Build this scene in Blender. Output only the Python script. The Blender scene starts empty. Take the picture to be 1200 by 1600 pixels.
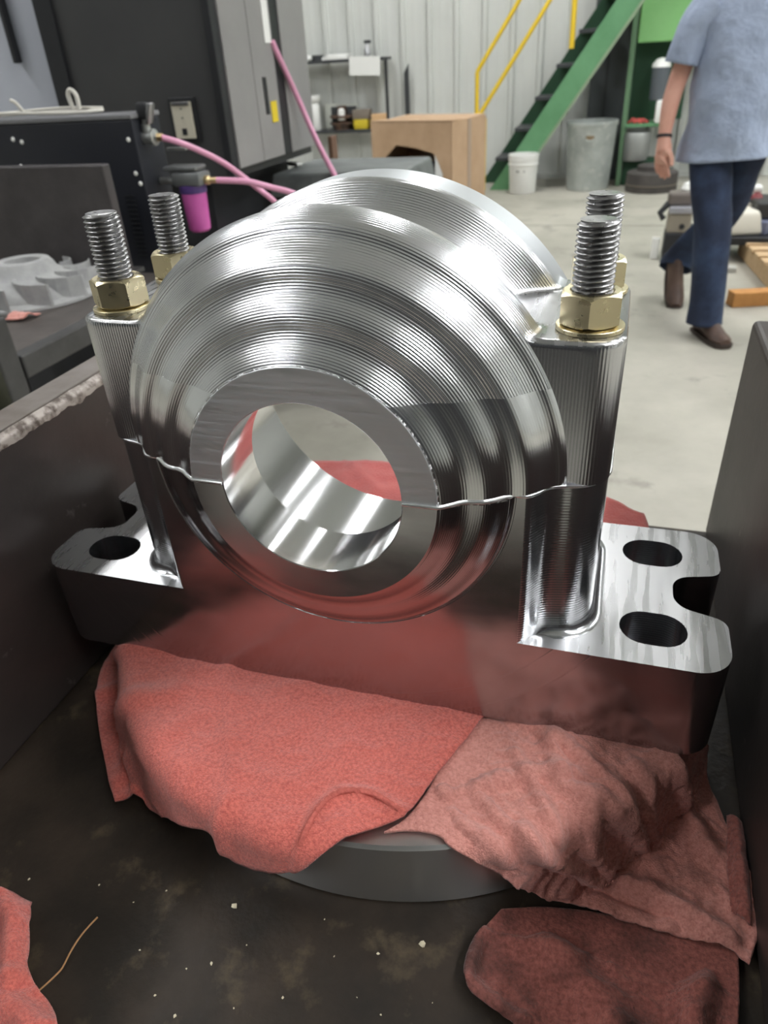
import bpy, bmesh, math, random
from mathutils import Vector, Matrix, noise
from mathutils.geometry import tessellate_polygon
random.seed(7)
sc = bpy.context.scene
col = sc.collection
PI = math.pi
H = 0.84                      # height of the housing's underside above the shop floor

# ------------------------------------------------------------------ camera
def camera():
    yaw, pitch, roll, f = .3318, -.5684, -.0640, 1115.28
    fw = Vector((-math.sin(yaw)*math.cos(pitch), math.cos(yaw)*math.cos(pitch), math.sin(pitch)))
    r0 = Vector((math.cos(yaw), math.sin(yaw), 0)); u0 = r0.cross(fw)
    r = r0*math.cos(roll) + u0*math.sin(roll); u = -r0*math.sin(roll) + u0*math.cos(roll)
    cd = bpy.data.cameras.new('camera'); co = bpy.data.objects.new('camera', cd); col.objects.link(co)
    m = Matrix((r, u, -fw)).transposed().to_4x4(); m.translation = (.1836, -.4948, .4639 + H)
    co.matrix_world = m
    cd.sensor_fit = 'VERTICAL'; cd.sensor_height = 36.0; cd.sensor_width = 27.0
    cd.lens = f*36.0/1600.0; cd.clip_start = .02; cd.clip_end = 100
    cd.dof.use_dof = True; cd.dof.focus_distance = .46; cd.dof.aperture_fstop = 11.0
    sc.camera = co
camera()

# ------------------------------------------------------------------ world, view
w = bpy.data.worlds.new('world'); sc.world = w; w.use_nodes = True
w.node_tree.nodes['Background'].inputs[0].default_value = (.80, .88, 1, 1)
w.node_tree.nodes['Background'].inputs[1].default_value = .05
sc.view_settings.view_transform = 'Standard'; sc.view_settings.look = 'None'
sc.view_settings.gamma = 1.0; sc.view_settings.use_curve_mapping = False
sc.view_settings.exposure = 0.75
LAMP_POWER = 21.0
LAMPS = [(-3.6, -4.4), (-4.2, .2), (-3.6, 4.6), (-.6, 6.6), (3.3, -2.2), (3.2, .6), (2.8, 4.6), (6.2, .4), (6.0, 4.6), (4.4, 9.5)]
LAMP_Z = 5.4

# ------------------------------------------------------------------ materials
def nt_new(name):
    m = bpy.data.materials.new(name); m.use_nodes = True
    nt = m.node_tree; b = nt.nodes['Principled BSDF']
    return m, nt, b
def N(nt, t, **kw):
    n = nt.nodes.new(t)
    for k, v in kw.items():
        if k.startswith('_'): setattr(n, k[1:], v)
        else: n.inputs[k].default_value = v
    return n
def L(nt, a, b): nt.links.new(a, b)
def rgb(c): return (c[0], c[1], c[2], 1)
def srgb(r, g, b):
    return tuple((v/255/12.92 if v/255 <= .04045 else ((v/255+.055)/1.055)**2.4) for v in (r, g, b))

def mat(name, c, rough=.5, metal=0., c2=None, scale=6., lo=.35, hi=.65, bump=0., bscale=60., bdist=.2, detail=6., c3=None, scale3=30., lo3=.6, hi3=.7, rvar=0., stretch=None, sheen=0., spec=None, emit=0., trans=0., aniso=0.):
    """principled surface, colour broken up by one or two noises, fine relief from another"""
    m, nt, b = nt_new(name)
    b.inputs['Base Color'].default_value = rgb(c); b.inputs['Roughness'].default_value = rough; b.inputs['Metallic'].default_value = metal
    if spec is not None: b.inputs['Specular IOR Level'].default_value = spec
    tc = N(nt, 'ShaderNodeTexCoord'); src = tc.outputs['Object']
    if stretch:
        mp = N(nt, 'ShaderNodeMapping'); mp.inputs['Scale'].default_value = stretch; L(nt, src, mp.inputs[0]); src = mp.outputs[0]
    cur = None
    for (cc, s, l, h) in ((c2, scale, lo, hi), (c3, scale3, lo3, hi3)):
        if cc is None: continue
        nz = N(nt, 'ShaderNodeTexNoise', Scale=s, Detail=detail, Roughness=.62); L(nt, src, nz.inputs['Vector'])
        mr = N(nt, 'ShaderNodeMapRange'); mr.inputs[1].default_value = l; mr.inputs[2].default_value = h; L(nt, nz.outputs['Fac'], mr.inputs[0])
        mx = N(nt, 'ShaderNodeMix', _data_type='RGBA'); L(nt, mr.outputs[0], mx.inputs[0])
        if cur is None: mx.inputs[6].default_value = rgb(c)
        else: L(nt, cur, mx.inputs[6])
        mx.inputs[7].default_value = rgb(cc); cur = mx.outputs[2]
        if rvar and s == scale:
            m2 = N(nt, 'ShaderNodeMapRange'); m2.inputs[3].default_value = max(0, rough-rvar); m2.inputs[4].default_value = min(1, rough+rvar)
            L(nt, nz.outputs['Fac'], m2.inputs[0]); L(nt, m2.outputs[0], b.inputs['Roughness'])
    if cur is not None: L(nt, cur, b.inputs['Base Color'])
    if bump:
        nb = N(nt, 'ShaderNodeTexNoise', Scale=bscale, Detail=4.0); L(nt, src, nb.inputs['Vector'])
        bp = N(nt, 'ShaderNodeBump', Strength=bump); bp.inputs['Distance'].default_value = bdist/bscale; L(nt, nb.outputs['Fac'], bp.inputs['Height']); L(nt, bp.outputs[0], b.inputs['Normal'])
    if sheen: b.inputs['Sheen Weight'].default_value = sheen; b.inputs['Sheen Roughness'].default_value = .5
    if emit: b.inputs['Emission Color'].default_value = rgb(c); b.inputs['Emission Strength'].default_value = emit
    if trans: b.inputs['Transmission Weight'].default_value = trans
    return m

# ------------------------------------------------------------------ mesh helpers
class MB:
    """collects shapes; build() links them as one mesh object"""
    def __init__(s): s.v = []; s.f = []; s.m = []
    def add(s, vs, fs, m=0):
        o = len(s.v); s.v += [tuple(v) for v in vs]; s.f += [tuple(i+o for i in f) for f in fs]; s.m += [m]*len(fs); return s
    def box(s, c, d, rot=None, bev=0., m=0, seg=2, taper=None):
        bm = bmesh.new(); bmesh.ops.create_cube(bm, size=1)
        for v in bm.verts:
            k = taper if (taper and v.co.z > 0) else 1
            v.co = Vector((v.co.x*d[0]*k, v.co.y*d[1]*k, v.co.z*d[2]))
        if bev: bmesh.ops.bevel(bm, geom=list(bm.edges), offset=bev, segments=seg, profile=.5, affect='EDGES')
        M = Matrix.Translation(c)
        if rot is not None: M = M @ (rot.to_4x4() if isinstance(rot, Matrix) else Matrix.Rotation(rot, 4, 'Z'))
        bm.transform(M); bm.verts.index_update()
        s.add([v.co[:] for v in bm.verts], [[v.index for v in f.verts] for f in bm.faces], m); bm.free(); return s
    def lathe(s, prof, c=(0, 0, 0), n=48, m=0, axis='Z', a0=0., a1=None, rot=None):
        full = a1 is None; a1 = a0+2*PI if full else a1; k = n if full else n+1
        vs = []
        for (r, z) in prof:
            for i in range(k):
                a = a0+(a1-a0)*i/n
                p = Vector((r*math.cos(a), r*math.sin(a), z)) if axis == 'Z' else (Vector((r*math.cos(a), z, r*math.sin(a))) if axis == 'Y' else Vector((z, r*math.cos(a), r*math.sin(a))))
                if rot is not None: p = rot @ p
                vs.append(p+Vector(c))
        fs = []
        for j in range(len(prof)-1):
            for i in range(n):
                i2 = (i+1) % k if full else i+1
                f = (j*k+i, j*k+i2, (j+1)*k+i2, (j+1)*k+i); fs.append(f if axis != 'Y' else f[::-1])
        return s.add(vs, fs, m)
    def tube(s, path, r, n=10, m=0, caps=True):
        P = [Vector(p) for p in path]; rr = r if isinstance(r, (list, tuple)) else [r]*len(P)
        vs = []; fs = []; up = None
        for i, p in enumerate(P):
            t = (P[min(i+1, len(P)-1)]-P[max(i-1, 0)]).normalized()
            if up is None: up = t.orthogonal().normalized()
            up = (up-t*up.dot(t)).normalized(); sd = t.cross(up)
            vs += [p+(up*math.cos(2*PI*k/n)+sd*math.sin(2*PI*k/n))*rr[i] for k in range(n)]
        for i in range(len(P)-1):
            for k in range(n): fs.append((i*n+k, i*n+(k+1) % n, (i+1)*n+(k+1) % n, (i+1)*n+k))
        if caps: fs += [tuple(range(n))[::-1], tuple((len(P)-1)*n+k for k in range(n))]
        return s.add(vs, fs, m)
    def prism(s, pts, z0, z1, m=0):
        n = len(pts); vs = [(x, y, z0) for x, y in pts]+[(x, y, z1) for x, y in pts]
        return s.add(vs, [tuple(range(n))[::-1], tuple(range(n, 2*n))]+[(i, (i+1) % n, n+(i+1) % n, n+i) for i in range(n)], m)
    def grid(s, fn, nu, nv, m=0):
        vs = [fn(i/nu, j/nv) for j in range(nv+1) for i in range(nu+1)]
        return s.add(vs, [(j*(nu+1)+i, j*(nu+1)+i+1, (j+1)*(nu+1)+i+1, (j+1)*(nu+1)+i) for j in range(nv) for i in range(nu)], m)
    def xf(s, M):
        s.v = [tuple(M @ Vector(v)) for v in s.v]; return s
    def build(s, name, mats, parent=None, smooth=None, merge=0., loc=None, recalc=False):
        me = bpy.data.meshes.new(name); me.from_pydata(s.v, [], s.f)
        for mm in (mats if isinstance(mats, (list, tuple)) else [mats]): me.materials.append(mm)
        me.polygons.foreach_set('material_index', s.m)
        if merge or recalc:
            bm = bmesh.new(); bm.from_mesh(me)
            if merge: bmesh.ops.remove_doubles(bm, verts=bm.verts, dist=merge); bmesh.ops.dissolve_degenerate(bm, edges=bm.edges, dist=merge*.5)
            if recalc: bmesh.ops.recalc_face_normals(bm, faces=bm.faces)
            bm.to_mesh(me); bm.free()
        if smooth is not None:
            me.polygons.foreach_set('use_smooth', [True]*len(me.polygons)); me.set_sharp_from_angle(angle=math.radians(smooth))
        me.update(); return link(name, me, parent, loc)
def link(name, me, parent=None, loc=None):
    o = bpy.data.objects.new(name, me); col.objects.link(o)
    if parent is not None: o.parent = parent
    if loc is not None: o.location = loc
    return o
def tag(o, label, cat=None, group=None, kind=None):
    o['label'] = label
    if cat: o['category'] = cat
    if group: o['group'] = group
    if kind: o['kind'] = kind
    return o
def thing(name, loc, label, cat, group=None, rz=0.):
    o = bpy.data.objects.new(name, None); col.objects.link(o); o.location = loc; o.rotation_euler = (0, 0, rz); o.empty_display_size = .1
    return tag(o, label, cat, group)
def structure(o, label): o['kind'] = 'structure'; o['label'] = label; return o
def copy_tree(o, parent=None):
    c = o.copy(); col.objects.link(c)
    if parent is not None: c.parent = parent
    for ch in [k for k in o.children]: copy_tree(ch, c)
    return c
def catmull(pts, n):
    out = []; P = [Vector(p) for p in pts]
    for i in range(len(P)-1):
        a, b, c, d = P[max(i-1, 0)], P[i], P[i+1], P[min(i+2, len(P)-1)]
        for k in range(n):
            t = k/n; out.append(.5*((2*b)+(c-a)*t+(2*a-5*b+4*c-d)*t*t+(3*b-a-3*c+d)*t**3))
    return out+[P[-1]]
def rotz(a): return Matrix.Rotation(a, 3, 'Z')
# ================================================================== the room
m_conc = mat('concrete', srgb(176, 172, 160), .55, c2=srgb(150, 147, 135), scale=1.3, c3=srgb(120, 116, 106), scale3=3.1, lo3=.58, hi3=.72, bump=.15, bscale=40, rvar=.12)
m_siding = mat('wall_siding', srgb(206, 208, 203), .5, c2=srgb(196, 198, 193), scale=.8)
m_ceil = mat('ceiling_white', srgb(206, 208, 208), .7)
m_black = mat('black_paint', srgb(38, 39, 42), .45, c2=srgb(30, 31, 34), scale=3)
m_navy = mat('blue_black_paint', srgb(26, 28, 36), .5, c2=srgb(34, 36, 44), scale=3, bump=.05, bscale=200)
m_darkgrey = mat('dark_grey_paint', srgb(66, 66, 66), .42, c2=srgb(60, 60, 61), scale=3)
m_grey = mat('grey_paint', srgb(146, 144, 142), .45, c2=srgb(134, 132, 131), scale=2.5)
m_ltgrey = mat('light_grey_paint', srgb(188, 192, 202), .5, c2=srgb(178, 182, 192), scale=2)
m_white = mat('white_plastic', srgb(232, 232, 228), .4)
m_paper = mat('white_card', srgb(228, 228, 224), .8)
m_steel = mat('plain_steel', (.45, .45, .46), .3, 1.0, c2=(.36, .36, .37), scale=12)

fl = MB().box((0, 3, -.05), (24, 26, .1)).build('floor', m_conc); structure(fl, 'pale grey concrete shop floor')
jo = MB()
for x in (-5.4, 1.9): jo.box((x, 3, .0005), (.012, 26, .001))
for y in (6.1,): jo.box((0, y, .0005), (24, .012, .001))
jo.build('control_joint', mat('joint_dark', srgb(120, 117, 108), .8), fl)

def siding(name, x0, x1, loc, rz, label, h=6.6):
    root = bpy.data.objects.new(name, None); col.objects.link(root); root.location = loc; root.rotation_euler = (0, 0, rz); structure(root, label)
    pw = .915; n = int(math.ceil((x1-x0)/pw)); pts = []
    for k in range(3):
        a = k*pw/3
        pts += [(a, 0), (a+.018, -.040), (a+.056, -.040), (a+.074, 0), (a+.135, 0), (a+.15, -.002), (a+.175, -.002), (a+.19, 0), (a+.225, 0), (a+.24, -.002), (a+.265, -.002), (a+.28, 0)]
    pts.append((pw+.002, 0))
    q = MB(); m = len(pts); q.add([(x, y, 0) for x, y in pts]+[(x, y, h) for x, y in pts]+[(x, .02, 0) for x, y in (pts[0], pts[-1])], [(i, i+1, m+i+1, m+i) for i in range(m-1)])
    p0 = q.build('siding_panel', m_siding, root); p0.location = (x0, 0, 0)
    for k in range(1, n):
        c = p0.copy(); col.objects.link(c); c.parent = root; c.location = (x0+k*pw, 0, 0)
    MB().box(((x0+x1)/2, .08, h/2), (x1-x0+.1, .1, h)).build('wall_backing', m_siding, root)
    MB().box(((x0+x1)/2, -.02, .03), (x1-x0, .03, .06)).build('base_trim', m_siding, root)
    return root
siding('wall_back', -9.15, 1.3, (0, 8.72, 0), 0, 'pale ribbed metal siding wall behind the stairs')
siding('wall_far', 0, 7.4, (1.3, 13.5, 0), 0, 'distant ribbed metal wall at far right')
structure(MB().box((1.25, 11.1, 3.3), (.1, 4.7, 6.6)).build('wall_return', m_siding), 'short return wall beside the stairs')
structure(MB().box((-9.2, 1, 3.3), (.1, 17, 6.6)).build('wall_left', m_siding), 'pale side wall out of view at left')
structure(MB().box((8.7, 3.2, 3.3), (.1, 21, 6.6)).build('wall_right', m_siding), 'pale side wall out of view at right')
structure(MB().box((0, -7.4, 3.3), (18.5, .1, 6.6)).build('wall_front', mat('front_wall', srgb(120, 122, 120), .7)), 'wall behind the viewer')
structure(MB().box((0, 3, 6.65), (18.6, 22, .1)).build('ceiling', m_ceil), 'white insulated roof liner')

m_lens = mat('lamp_lens', (.97, .985, 1), .5, emit=LAMP_POWER)
def lamps():
    root = thing('high_bay_light', (0, 0, LAMP_Z), 'long white high bay lamp hanging under the roof', 'lamp', 'high bay lamps under the roof')
    MB().box((0, 0, .06), (.56, 2.44, .09), bev=.015).build('lamp_housing', m_white, root)
    MB().box((0, 0, .006), (.50, 2.36, .012)).build('lens', m_lens, root)
    for sy in (-1, 1): MB().tube([(0, sy, .1), (0, sy, 1.2)], .004, 6).build('hanger_cable', m_steel, root)
    for i, (x, y) in enumerate(LAMPS):
        o = root if i == 0 else copy_tree(root); o.location = (x, y, LAMP_Z)
lamps()
# ================================================================== the bearing housing (housing frame: z = 0 at its underside)
ZS, RB, RC, YC, RG = .2163, .0655, .0899, -.116, .137
def steel(name, c=(.62, .62, .63), rough=.2, aniso=0., tangent=None, groove=None, gstr=.3, gdist=.0002, zsplit=None, rough2=None, arcs=(), micro=.0, mscale=400., mstretch=None, cvar=None):
    """machined steel: anisotropic highlight across the tool marks, tool marks as fine relief"""
    m, nt, b = nt_new(name)
    b.inputs['Base Color'].default_value = rgb(c); b.inputs['Metallic'].default_value = 1.; b.inputs['Roughness'].default_value = rough
    tc = N(nt, 'ShaderNodeTexCoord'); ob = tc.outputs['Object']
    sp = N(nt, 'ShaderNodeSeparateXYZ'); L(nt, ob, sp.inputs[0])
    def M(op, a, bb=None):
        n = N(nt, 'ShaderNodeMath', _operation=op)
        for i, q in enumerate((a, bb)):
            if q is None: continue
            if isinstance(q, (int, float)): n.inputs[i].default_value = q
            else: L(nt, q, n.inputs[i])
        return n.outputs[0]
    geo = N(nt, 'ShaderNodeNewGeometry')
    if aniso:
        b.inputs['Anisotropic'].default_value = aniso
        if tangent == 'circ':            # marks run round the bore axis
            zc = M('SUBTRACT', sp.outputs[2], ZS); cb = N(nt, 'ShaderNodeCombineXYZ'); L(nt, zc, cb.inputs[0]); L(nt, M('MULTIPLY', sp.outputs[0], -1.), cb.inputs[2]); g = cb.outputs[0]
        elif tangent == 'axis':          # marks run round the z axis
            cb = N(nt, 'ShaderNodeCombineXYZ'); L(nt, M('MULTIPLY', sp.outputs[1], -1.), cb.inputs[0]); L(nt, sp.outputs[0], cb.inputs[1]); g = cb.outputs[0]
        elif tangent == 'vert': g = None
        else:
            cb = N(nt, 'ShaderNodeCombineXYZ')
            for i in range(3): cb.inputs[i].default_value = tangent[i]
            g = cb.outputs[0]
        if g is None:
            cb = N(nt, 'ShaderNodeCombineXYZ'); cb.inputs[0].default_value = .02; cb.inputs[2].default_value = 1.; L(nt, cb.outputs[0], b.inputs['Tangent'])
        else:
          cr = N(nt, 'ShaderNodeVectorMath', _operation='CROSS_PRODUCT'); L(nt, geo.outputs['True Normal'], cr.inputs[0]); L(nt, g, cr.inputs[1])
          nm = N(nt, 'ShaderNodeVectorMath', _operation='NORMALIZE'); L(nt, cr.outputs[0], nm.inputs[0]); L(nt, nm.outputs[0], b.inputs['Tangent'])
    h = None
    if groove:
        src, pitch = groove
        if src == 'arc': at = N(nt, 'ShaderNodeAttribute', _attribute_name='arc'); s_ = at.outputs['Fac']
        elif src == 'r':
            zc = M('SUBTRACT', sp.outputs[2], ZS); s_ = M('SQRT', M('ADD', M('MULTIPLY', sp.outputs[0], sp.outputs[0]), M('MULTIPLY', zc, zc)))
        elif src == 'rz': s_ = M('SQRT', M('ADD', M('MULTIPLY', sp.outputs[0], sp.outputs[0]), M('MULTIPLY', sp.outputs[1], sp.outputs[1])))
        else: s_ = sp.outputs['XYZ'.index(src)]
        nz = N(nt, 'ShaderNodeTexNoise', Scale=30., Detail=2.); L(nt, ob, nz.inputs['Vector'])
        h = M('MULTIPLY', M('SINE', M('MULTIPLY', s_, 2*PI/pitch)), M('ADD', nz.outputs['Fac'], .3))
    if micro:
        mp = N(nt, 'ShaderNodeMapping'); mp.inputs['Scale'].default_value = mstretch or (1, 1, 1); L(nt, ob, mp.inputs[0])
        nz = N(nt, 'ShaderNodeTexNoise', Scale=mscale, Detail=3.); L(nt, mp.outputs[0], nz.inputs['Vector'])
        q = M('MULTIPLY', nz.outputs['Fac'], micro); h = q if h is None else M('ADD', h, q)
        mr = N(nt, 'ShaderNodeMapRange'); mr.inputs[1].default_value = .3; mr.inputs[2].default_value = .7; mr.inputs[3].default_value = rough*.75; mr.inputs[4].default_value = rough*1.3
        L(nt, nz.outputs['Fac'], mr.inputs[0])
        if zsplit is None: L(nt, mr.outputs[0], b.inputs['Roughness'])
    if arcs:
        zc = M('SUBTRACT', sp.outputs[2], ZS); rr_ = M('SQRT', M('ADD', M('MULTIPLY', sp.outputs[0], sp.outputs[0]), M('MULTIPLY', zc, zc)))
        for (r0, sg) in arcs:
            d = M('DIVIDE', M('SUBTRACT', rr_, r0), .0007); e = M('MULTIPLY', M('POWER', 2.718, M('MULTIPLY', M('MULTIPLY', d, d), -1.)), M('GREATER_THAN', M('MULTIPLY', sp.outputs[0], sg), .02))
            e = M('MULTIPLY', e, 1.5); h = e if h is None else M('ADD', h, e)
    if zsplit is not None:
        up = M('GREATER_THAN', sp.outputs[2], zsplit)
        mr = N(nt, 'ShaderNodeMapRange'); mr.inputs[3].default_value = rough2; mr.inputs[4].default_value = rough; L(nt, up, mr.inputs[0]); L(nt, mr.outputs[0], b.inputs['Roughness'])
        if h is not None: h = M('MULTIPLY', h, M('ADD', M('MULTIPLY', up, .75), .25))
    if h is not None:
        bp = N(nt, 'ShaderNodeBump', Strength=gstr); bp.inputs['Distance'].default_value = gdist; L(nt, h, bp.inputs['Height']); L(nt, bp.outputs[0], b.inputs['Normal'])
    return m
s_dome = steel('turned_steel', (.78, .785, .80), .27, .42, 'circ', ('arc', .0019), .6, .0002, zsplit=.284, rough2=.19)
s_ped = steel('ridged_steel', (.60, .605, .63), .25, .5, (0, 0, 1), ('X', .0021), .35, .00022)
s_collar = steel('brushed_steel', (.70, .72, .74), .44, .5, (1, 0, 0), None, .25, .0003, micro=1., mscale=160, mstretch=(.12, 1, 3))
s_band = steel('matte_band_steel', (.56, .58, .59), .44, .3, 'circ')
s_bore = steel('bored_steel', (.80, .80, .81), .13, .55, 'circ', None)
s_face = steel('polished_steel', (.43, .42, .43), .20, .35, 'circ', None, .35, .0002, micro=.35, mscale=60, mstretch=(.4, 1, 1), arcs=((.293, -1.), (.264, -1.), (.279, -1.), (.214, 1.), (.236, 1.)))
s_boss = steel('polished_boss_steel', (.43, .42, .43), .22, .5, 'circ', ('arc', .0016), .25, .00012)
s_flange = steel('milled_steel', (.40, .40, .40), .28, .6, (.15, 1, 0), None, .14, .0003, micro=1., mscale=50, mstretch=(3, .25, 1))
s_side = steel('side_milled_steel', (.64, .65, .67), .19, .6, 'vert', ('Z', .0023), .2, .00012)
s_glint = steel('glint_bead', (.9, .9, .9), .3)
s_stud = steel('stud_steel', (.30, .295, .295), .34, micro=1., mscale=300, gstr=.4, gdist=.0003)
s_zinc = steel('yellow_zinc', (.66, .58, .38), .30, micro=.25, mscale=120, gstr=.1, gdist=.0003)
s_ring = steel('turned_ring_steel', (.80, .79, .78), .36, .8, 'axis', ('Z', .003), .2, .0001)

# profile of the stepped dome, front to back, as (y, r)
def front_profile():
    sl = [(.0899, .50), (.0945, .80), (.1000, .92), (.1055, .48), (.1105, .14), (.1150, .22), (.1205, .66), (.1265, .95), (.1320, .50), (.1375, .10), (.1420, .30), (.1470, 1.10), (.1520, 1.40), (.1550, 1.10)]
    pts = []; y = -.1156; r = .0899
    def slope(r):
        for (a, sa), (b, sb) in zip(sl, sl[1:]):
            if r <= b: t = (r-a)/(b-a); t = t*t*(3-2*t); return sa+(sb-sa)*t
        return sl[-1][1]
    tot = 0; n = 66; dr = (.155-.0899)/n
    S = sum(slope(.0899+(i+.5)*dr)*dr for i in range(n)); k = (.1156-.0790)/S
    for i in range(n+1):
        pts.append((y, r)); y += slope(r+dr/2)*dr*k; r += dr
    return pts
FP = front_profile()
rest = catmull([(-.0790, .155), (-.0762, .1578), (-.0744, .1606), (-.0728, .1640), (-.0690, .1676), (-.0620, .1706), (-.0535, .1720), (-.0460, .1710), (-.0400, .1678), (-.0350, .1632), (-.0300, .1592), (-.0240, .1570), (-.0160, .1562), (-.0060, .1560), (.0010, .1548), (.0065, .1520), (.0120, .1500), (.0180, .1504), (.0240, .1535), (.0290, .1585), (.0330, .1640), (.0365, .1692), (.0390, .1722), (.0420, .1737), (.0450, .1740), (.0480, .1740)], 4)
PROF = FP+[(p.x, p.y) for p in rest[1:]]+[(.062, .174), (.070, .174), (.078, .174), (.0842, .174), (.085, .1732)]
def dome(y):
    for (a, ra), (b, rb) in zip(PROF, PROF[1:]):
        if y <= b: return ra+(rb-ra)*max(0, min(1, (y-a)/(b-a)))
    return PROF[-1][1]
PY, PX, PZ, PR, PE = .070, .194, .314-ZS, .020, .004
def ped_dims(y):
    d = PY-abs(y)
    xr = PX-(PR-math.sqrt(max(0, PR*PR-max(0, PR-d)**2)) if d < PR else 0)
    zr = PZ-(PE-math.sqrt(max(0, PE*PE-max(0, PE-d)**2)) if d < PE else 0)
    return xr, zr
def smin(a, b, k):
    h = max(k-abs(a-b), 0)/k; return min(a, b)-h*h*k*.25
def smax(a, b, k): return -smin(-a, -b, k)
def ped(y, th):
    xr, zr = ped_dims(y); c = abs(math.cos(th)); s_ = math.sin(th)
    return smin(xr/max(c, 1e-4), zr/max(s_, 1e-4), .007) if s_ > 1e-4 else xr

def make_cap(parent):
    # angles: dense where the bolt bosses meet the dome
    th = []; a = 0.
    while a < PI/2-1e-6:
        th.append(a); d = math.degrees(a); a += math.radians(.5 if 12 < d < 50 else 1.25)
    th = th+[PI/2]+[PI-t for t in th[::-1]]
    rings = []     # (y, rho(theta), material)
    arc = 0.
    ysm = [p for p in PROF if p[0] < -PY-.0004]
    for y, r in ysm: rings.append((y, lambda t, r=r: r, 0))
    r7 = dome(-PY)
    for k in range(0, 9): rings.append((-PY, lambda t, k=k: r7+max(ped(-PY, t)-r7, 0)*k/8, 1))
    mid = sorted(set([.046, .0502]+[-PY+d for d in (.0003, .0008, .0016, .0026, .004, .006, .009, .012, .016, .020)]+[p[0] for p in PROF if -PY+.0205 < p[0] < PY-.0205]+[.0565, .0620]+[PY-d for d in (.0003, .0008, .0016, .0026, .004, .006, .009, .012, .016, .020)]))
    for y in mid: rings.append((y, lambda t, y=y: smax(dome(y), ped(y, t), .007), 0))
    r8 = dome(PY)
    for k in range(4, -1, -1): rings.append((PY, lambda t, k=k: r8+max(ped(PY, t)-r8, 0)*k/4, 1))
    for y, r in PROF:
        if y > PY+.0004: rings.append((y, lambda t, r=r: r, 0))
    nout = len(rings)
    for y, r, mm in ((.085, .129, 2), (.0842, .128, 3), (-.02, .128, 3), (-.0675, .128, 3), (-.0675, RB, 3), (-.0675, RB, 3), (-.09, RB, 3), (YC+.0006, RB, 3), (YC, RB+.0006, 4), (YC, RC-.0005, 4), (-.1156, RC, 4)):
        rings.append((y, lambda t, r=r: r, mm))
    nt_ = len(th); vs = []; arcs = []; pd = []
    prev = None
    for i, (y, fn, mm) in enumerate(rings):
        if prev is not None: arc += math.hypot(y-prev[0], fn(PI/2)-prev[1])
        prev = (y, fn(PI/2))
        for t in th:
            r = fn(t); vs.append((r*math.cos(t), y, ZS+max(r*math.sin(t), 0))); arcs.append(arc)
    fs = []; ms = []
    nr = len(rings)
    for i in range(nr):
        j = (i+1) % nr
        for k in range(nt_-1):
            fs.append((i*nt_+k, j*nt_+k, j*nt_+k+1, i*nt_+k+1))
            if i >= nout-1: mm = rings[j][2] if j else 4
            else:
                y = .5*(rings[i][0]+rings[j][0]); t = .5*(th[k]+th[k+1])
                mm = 1 if (abs(y) <= PY+1e-5 and ped(y, t) > dome(y)+.001 and abs(math.sin(t))*rings[i][1](t) < PZ-.003) else 0
                if mm == 0 and abs(y) < PY and ped(y, t) > dome(y)+.002: mm = 5
                elif mm == 0 and y > .0455: mm = 6
            ms.append(mm)
    q = MB(); q.v = vs; q.f = fs; q.m = ms
    me = bpy.data.meshes.new('cap'); me.from_pydata(vs, [], fs)
    at = me.attributes.new('arc', 'FLOAT', 'POINT'); at.data.foreach_set('value', arcs)
    for mm in (s_dome, s_ped, s_collar, s_bore, s_collar, s_flange, s_band): me.materials.append(mm)
    me.polygons.foreach_set('material_index', ms)
    bm = bmesh.new(); bm.from_mesh(me); bmesh.ops.remove_doubles(bm, verts=bm.verts, dist=1e-6); bmesh.ops.recalc_face_normals(bm, faces=bm.faces); bm.to_mesh(me); bm.free()
    me.polygons.foreach_set('use_smooth', [True]*len(me.polygons)); me.set_sharp_from_angle(angle=math.radians(32))
    return link('cap', me, parent)

# plan outline of the right foot of the base and of its column
def fillet(pts, rad, n=8):
    out = []
    for i, p in enumerate(pts):
        r = rad[i]
        if r <= 0 : out.append(p); continue
        a, b, c = Vector(pts[i-1]), Vector(p), Vector(pts[(i+1) % len(pts)])
        d1 = (a-b).normalized(); d2 = (c-b).normalized(); ang = d1.angle(d2); t = r/math.tan(ang/2)
        p1 = b+d1*t; p2 = b+d2*t; ce = b+(d1+d2).normalized()*(r/math.sin(ang/2))
        a1 = math.atan2(p1.y-ce.y, p1.x-ce.x); a2 = math.atan2(p2.y-ce.y, p2.x-ce.x); da = (a2-a1+PI) % (2*PI)-PI
        out += [(ce.x+r*math.cos(a1+da*k/n), ce.y+r*math.sin(a1+da*k/n)) for k in range(n+1)]
    return out
FX, FZ, FY = .294, .0866, .090
XB = .1428
foot = fillet([(XB, -FY), (FX, -FY), (FX, -.029), (.2555, -.0185), (.2555, .0185), (FX, .029), (FX, FY), (XB, FY)], [0, .026, .012, .0175, .0175, .012, .026, 0], 9)
col_pts = [(XB, -FY), (.1458, -.0885), (.1490, -.0850), (.1525, -.0795), (.1560, -.0755), (.1605, -.0730), (.1660, -.0714), (.1720, -.0702), (.1780, -.0682), (.1830, -.0648), (.1872, -.0602), (.1905, -.0550), (.1928, -.0490), (.1938, -.0430), (.1940, -.0360)]
col_pts = [(p.x, p.y) for p in catmull(col_pts, 3)]
col_pts = col_pts+[(.194, 0)]+[(x, -y) for x, y in col_pts[::-1]]
def slot(cx, cy, hl=.0247, hw=.0187, n=12):
    a = hl-hw
    return [(cx+a+hw*math.cos(t), cy+hw*math.sin(t)) for t in [-PI/2+PI*k/n for k in range(n+1)]]+[(cx-a+hw*math.cos(t), cy+hw*math.sin(t)) for t in [PI/2+PI*k/n for k in range(n+1)]]

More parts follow.
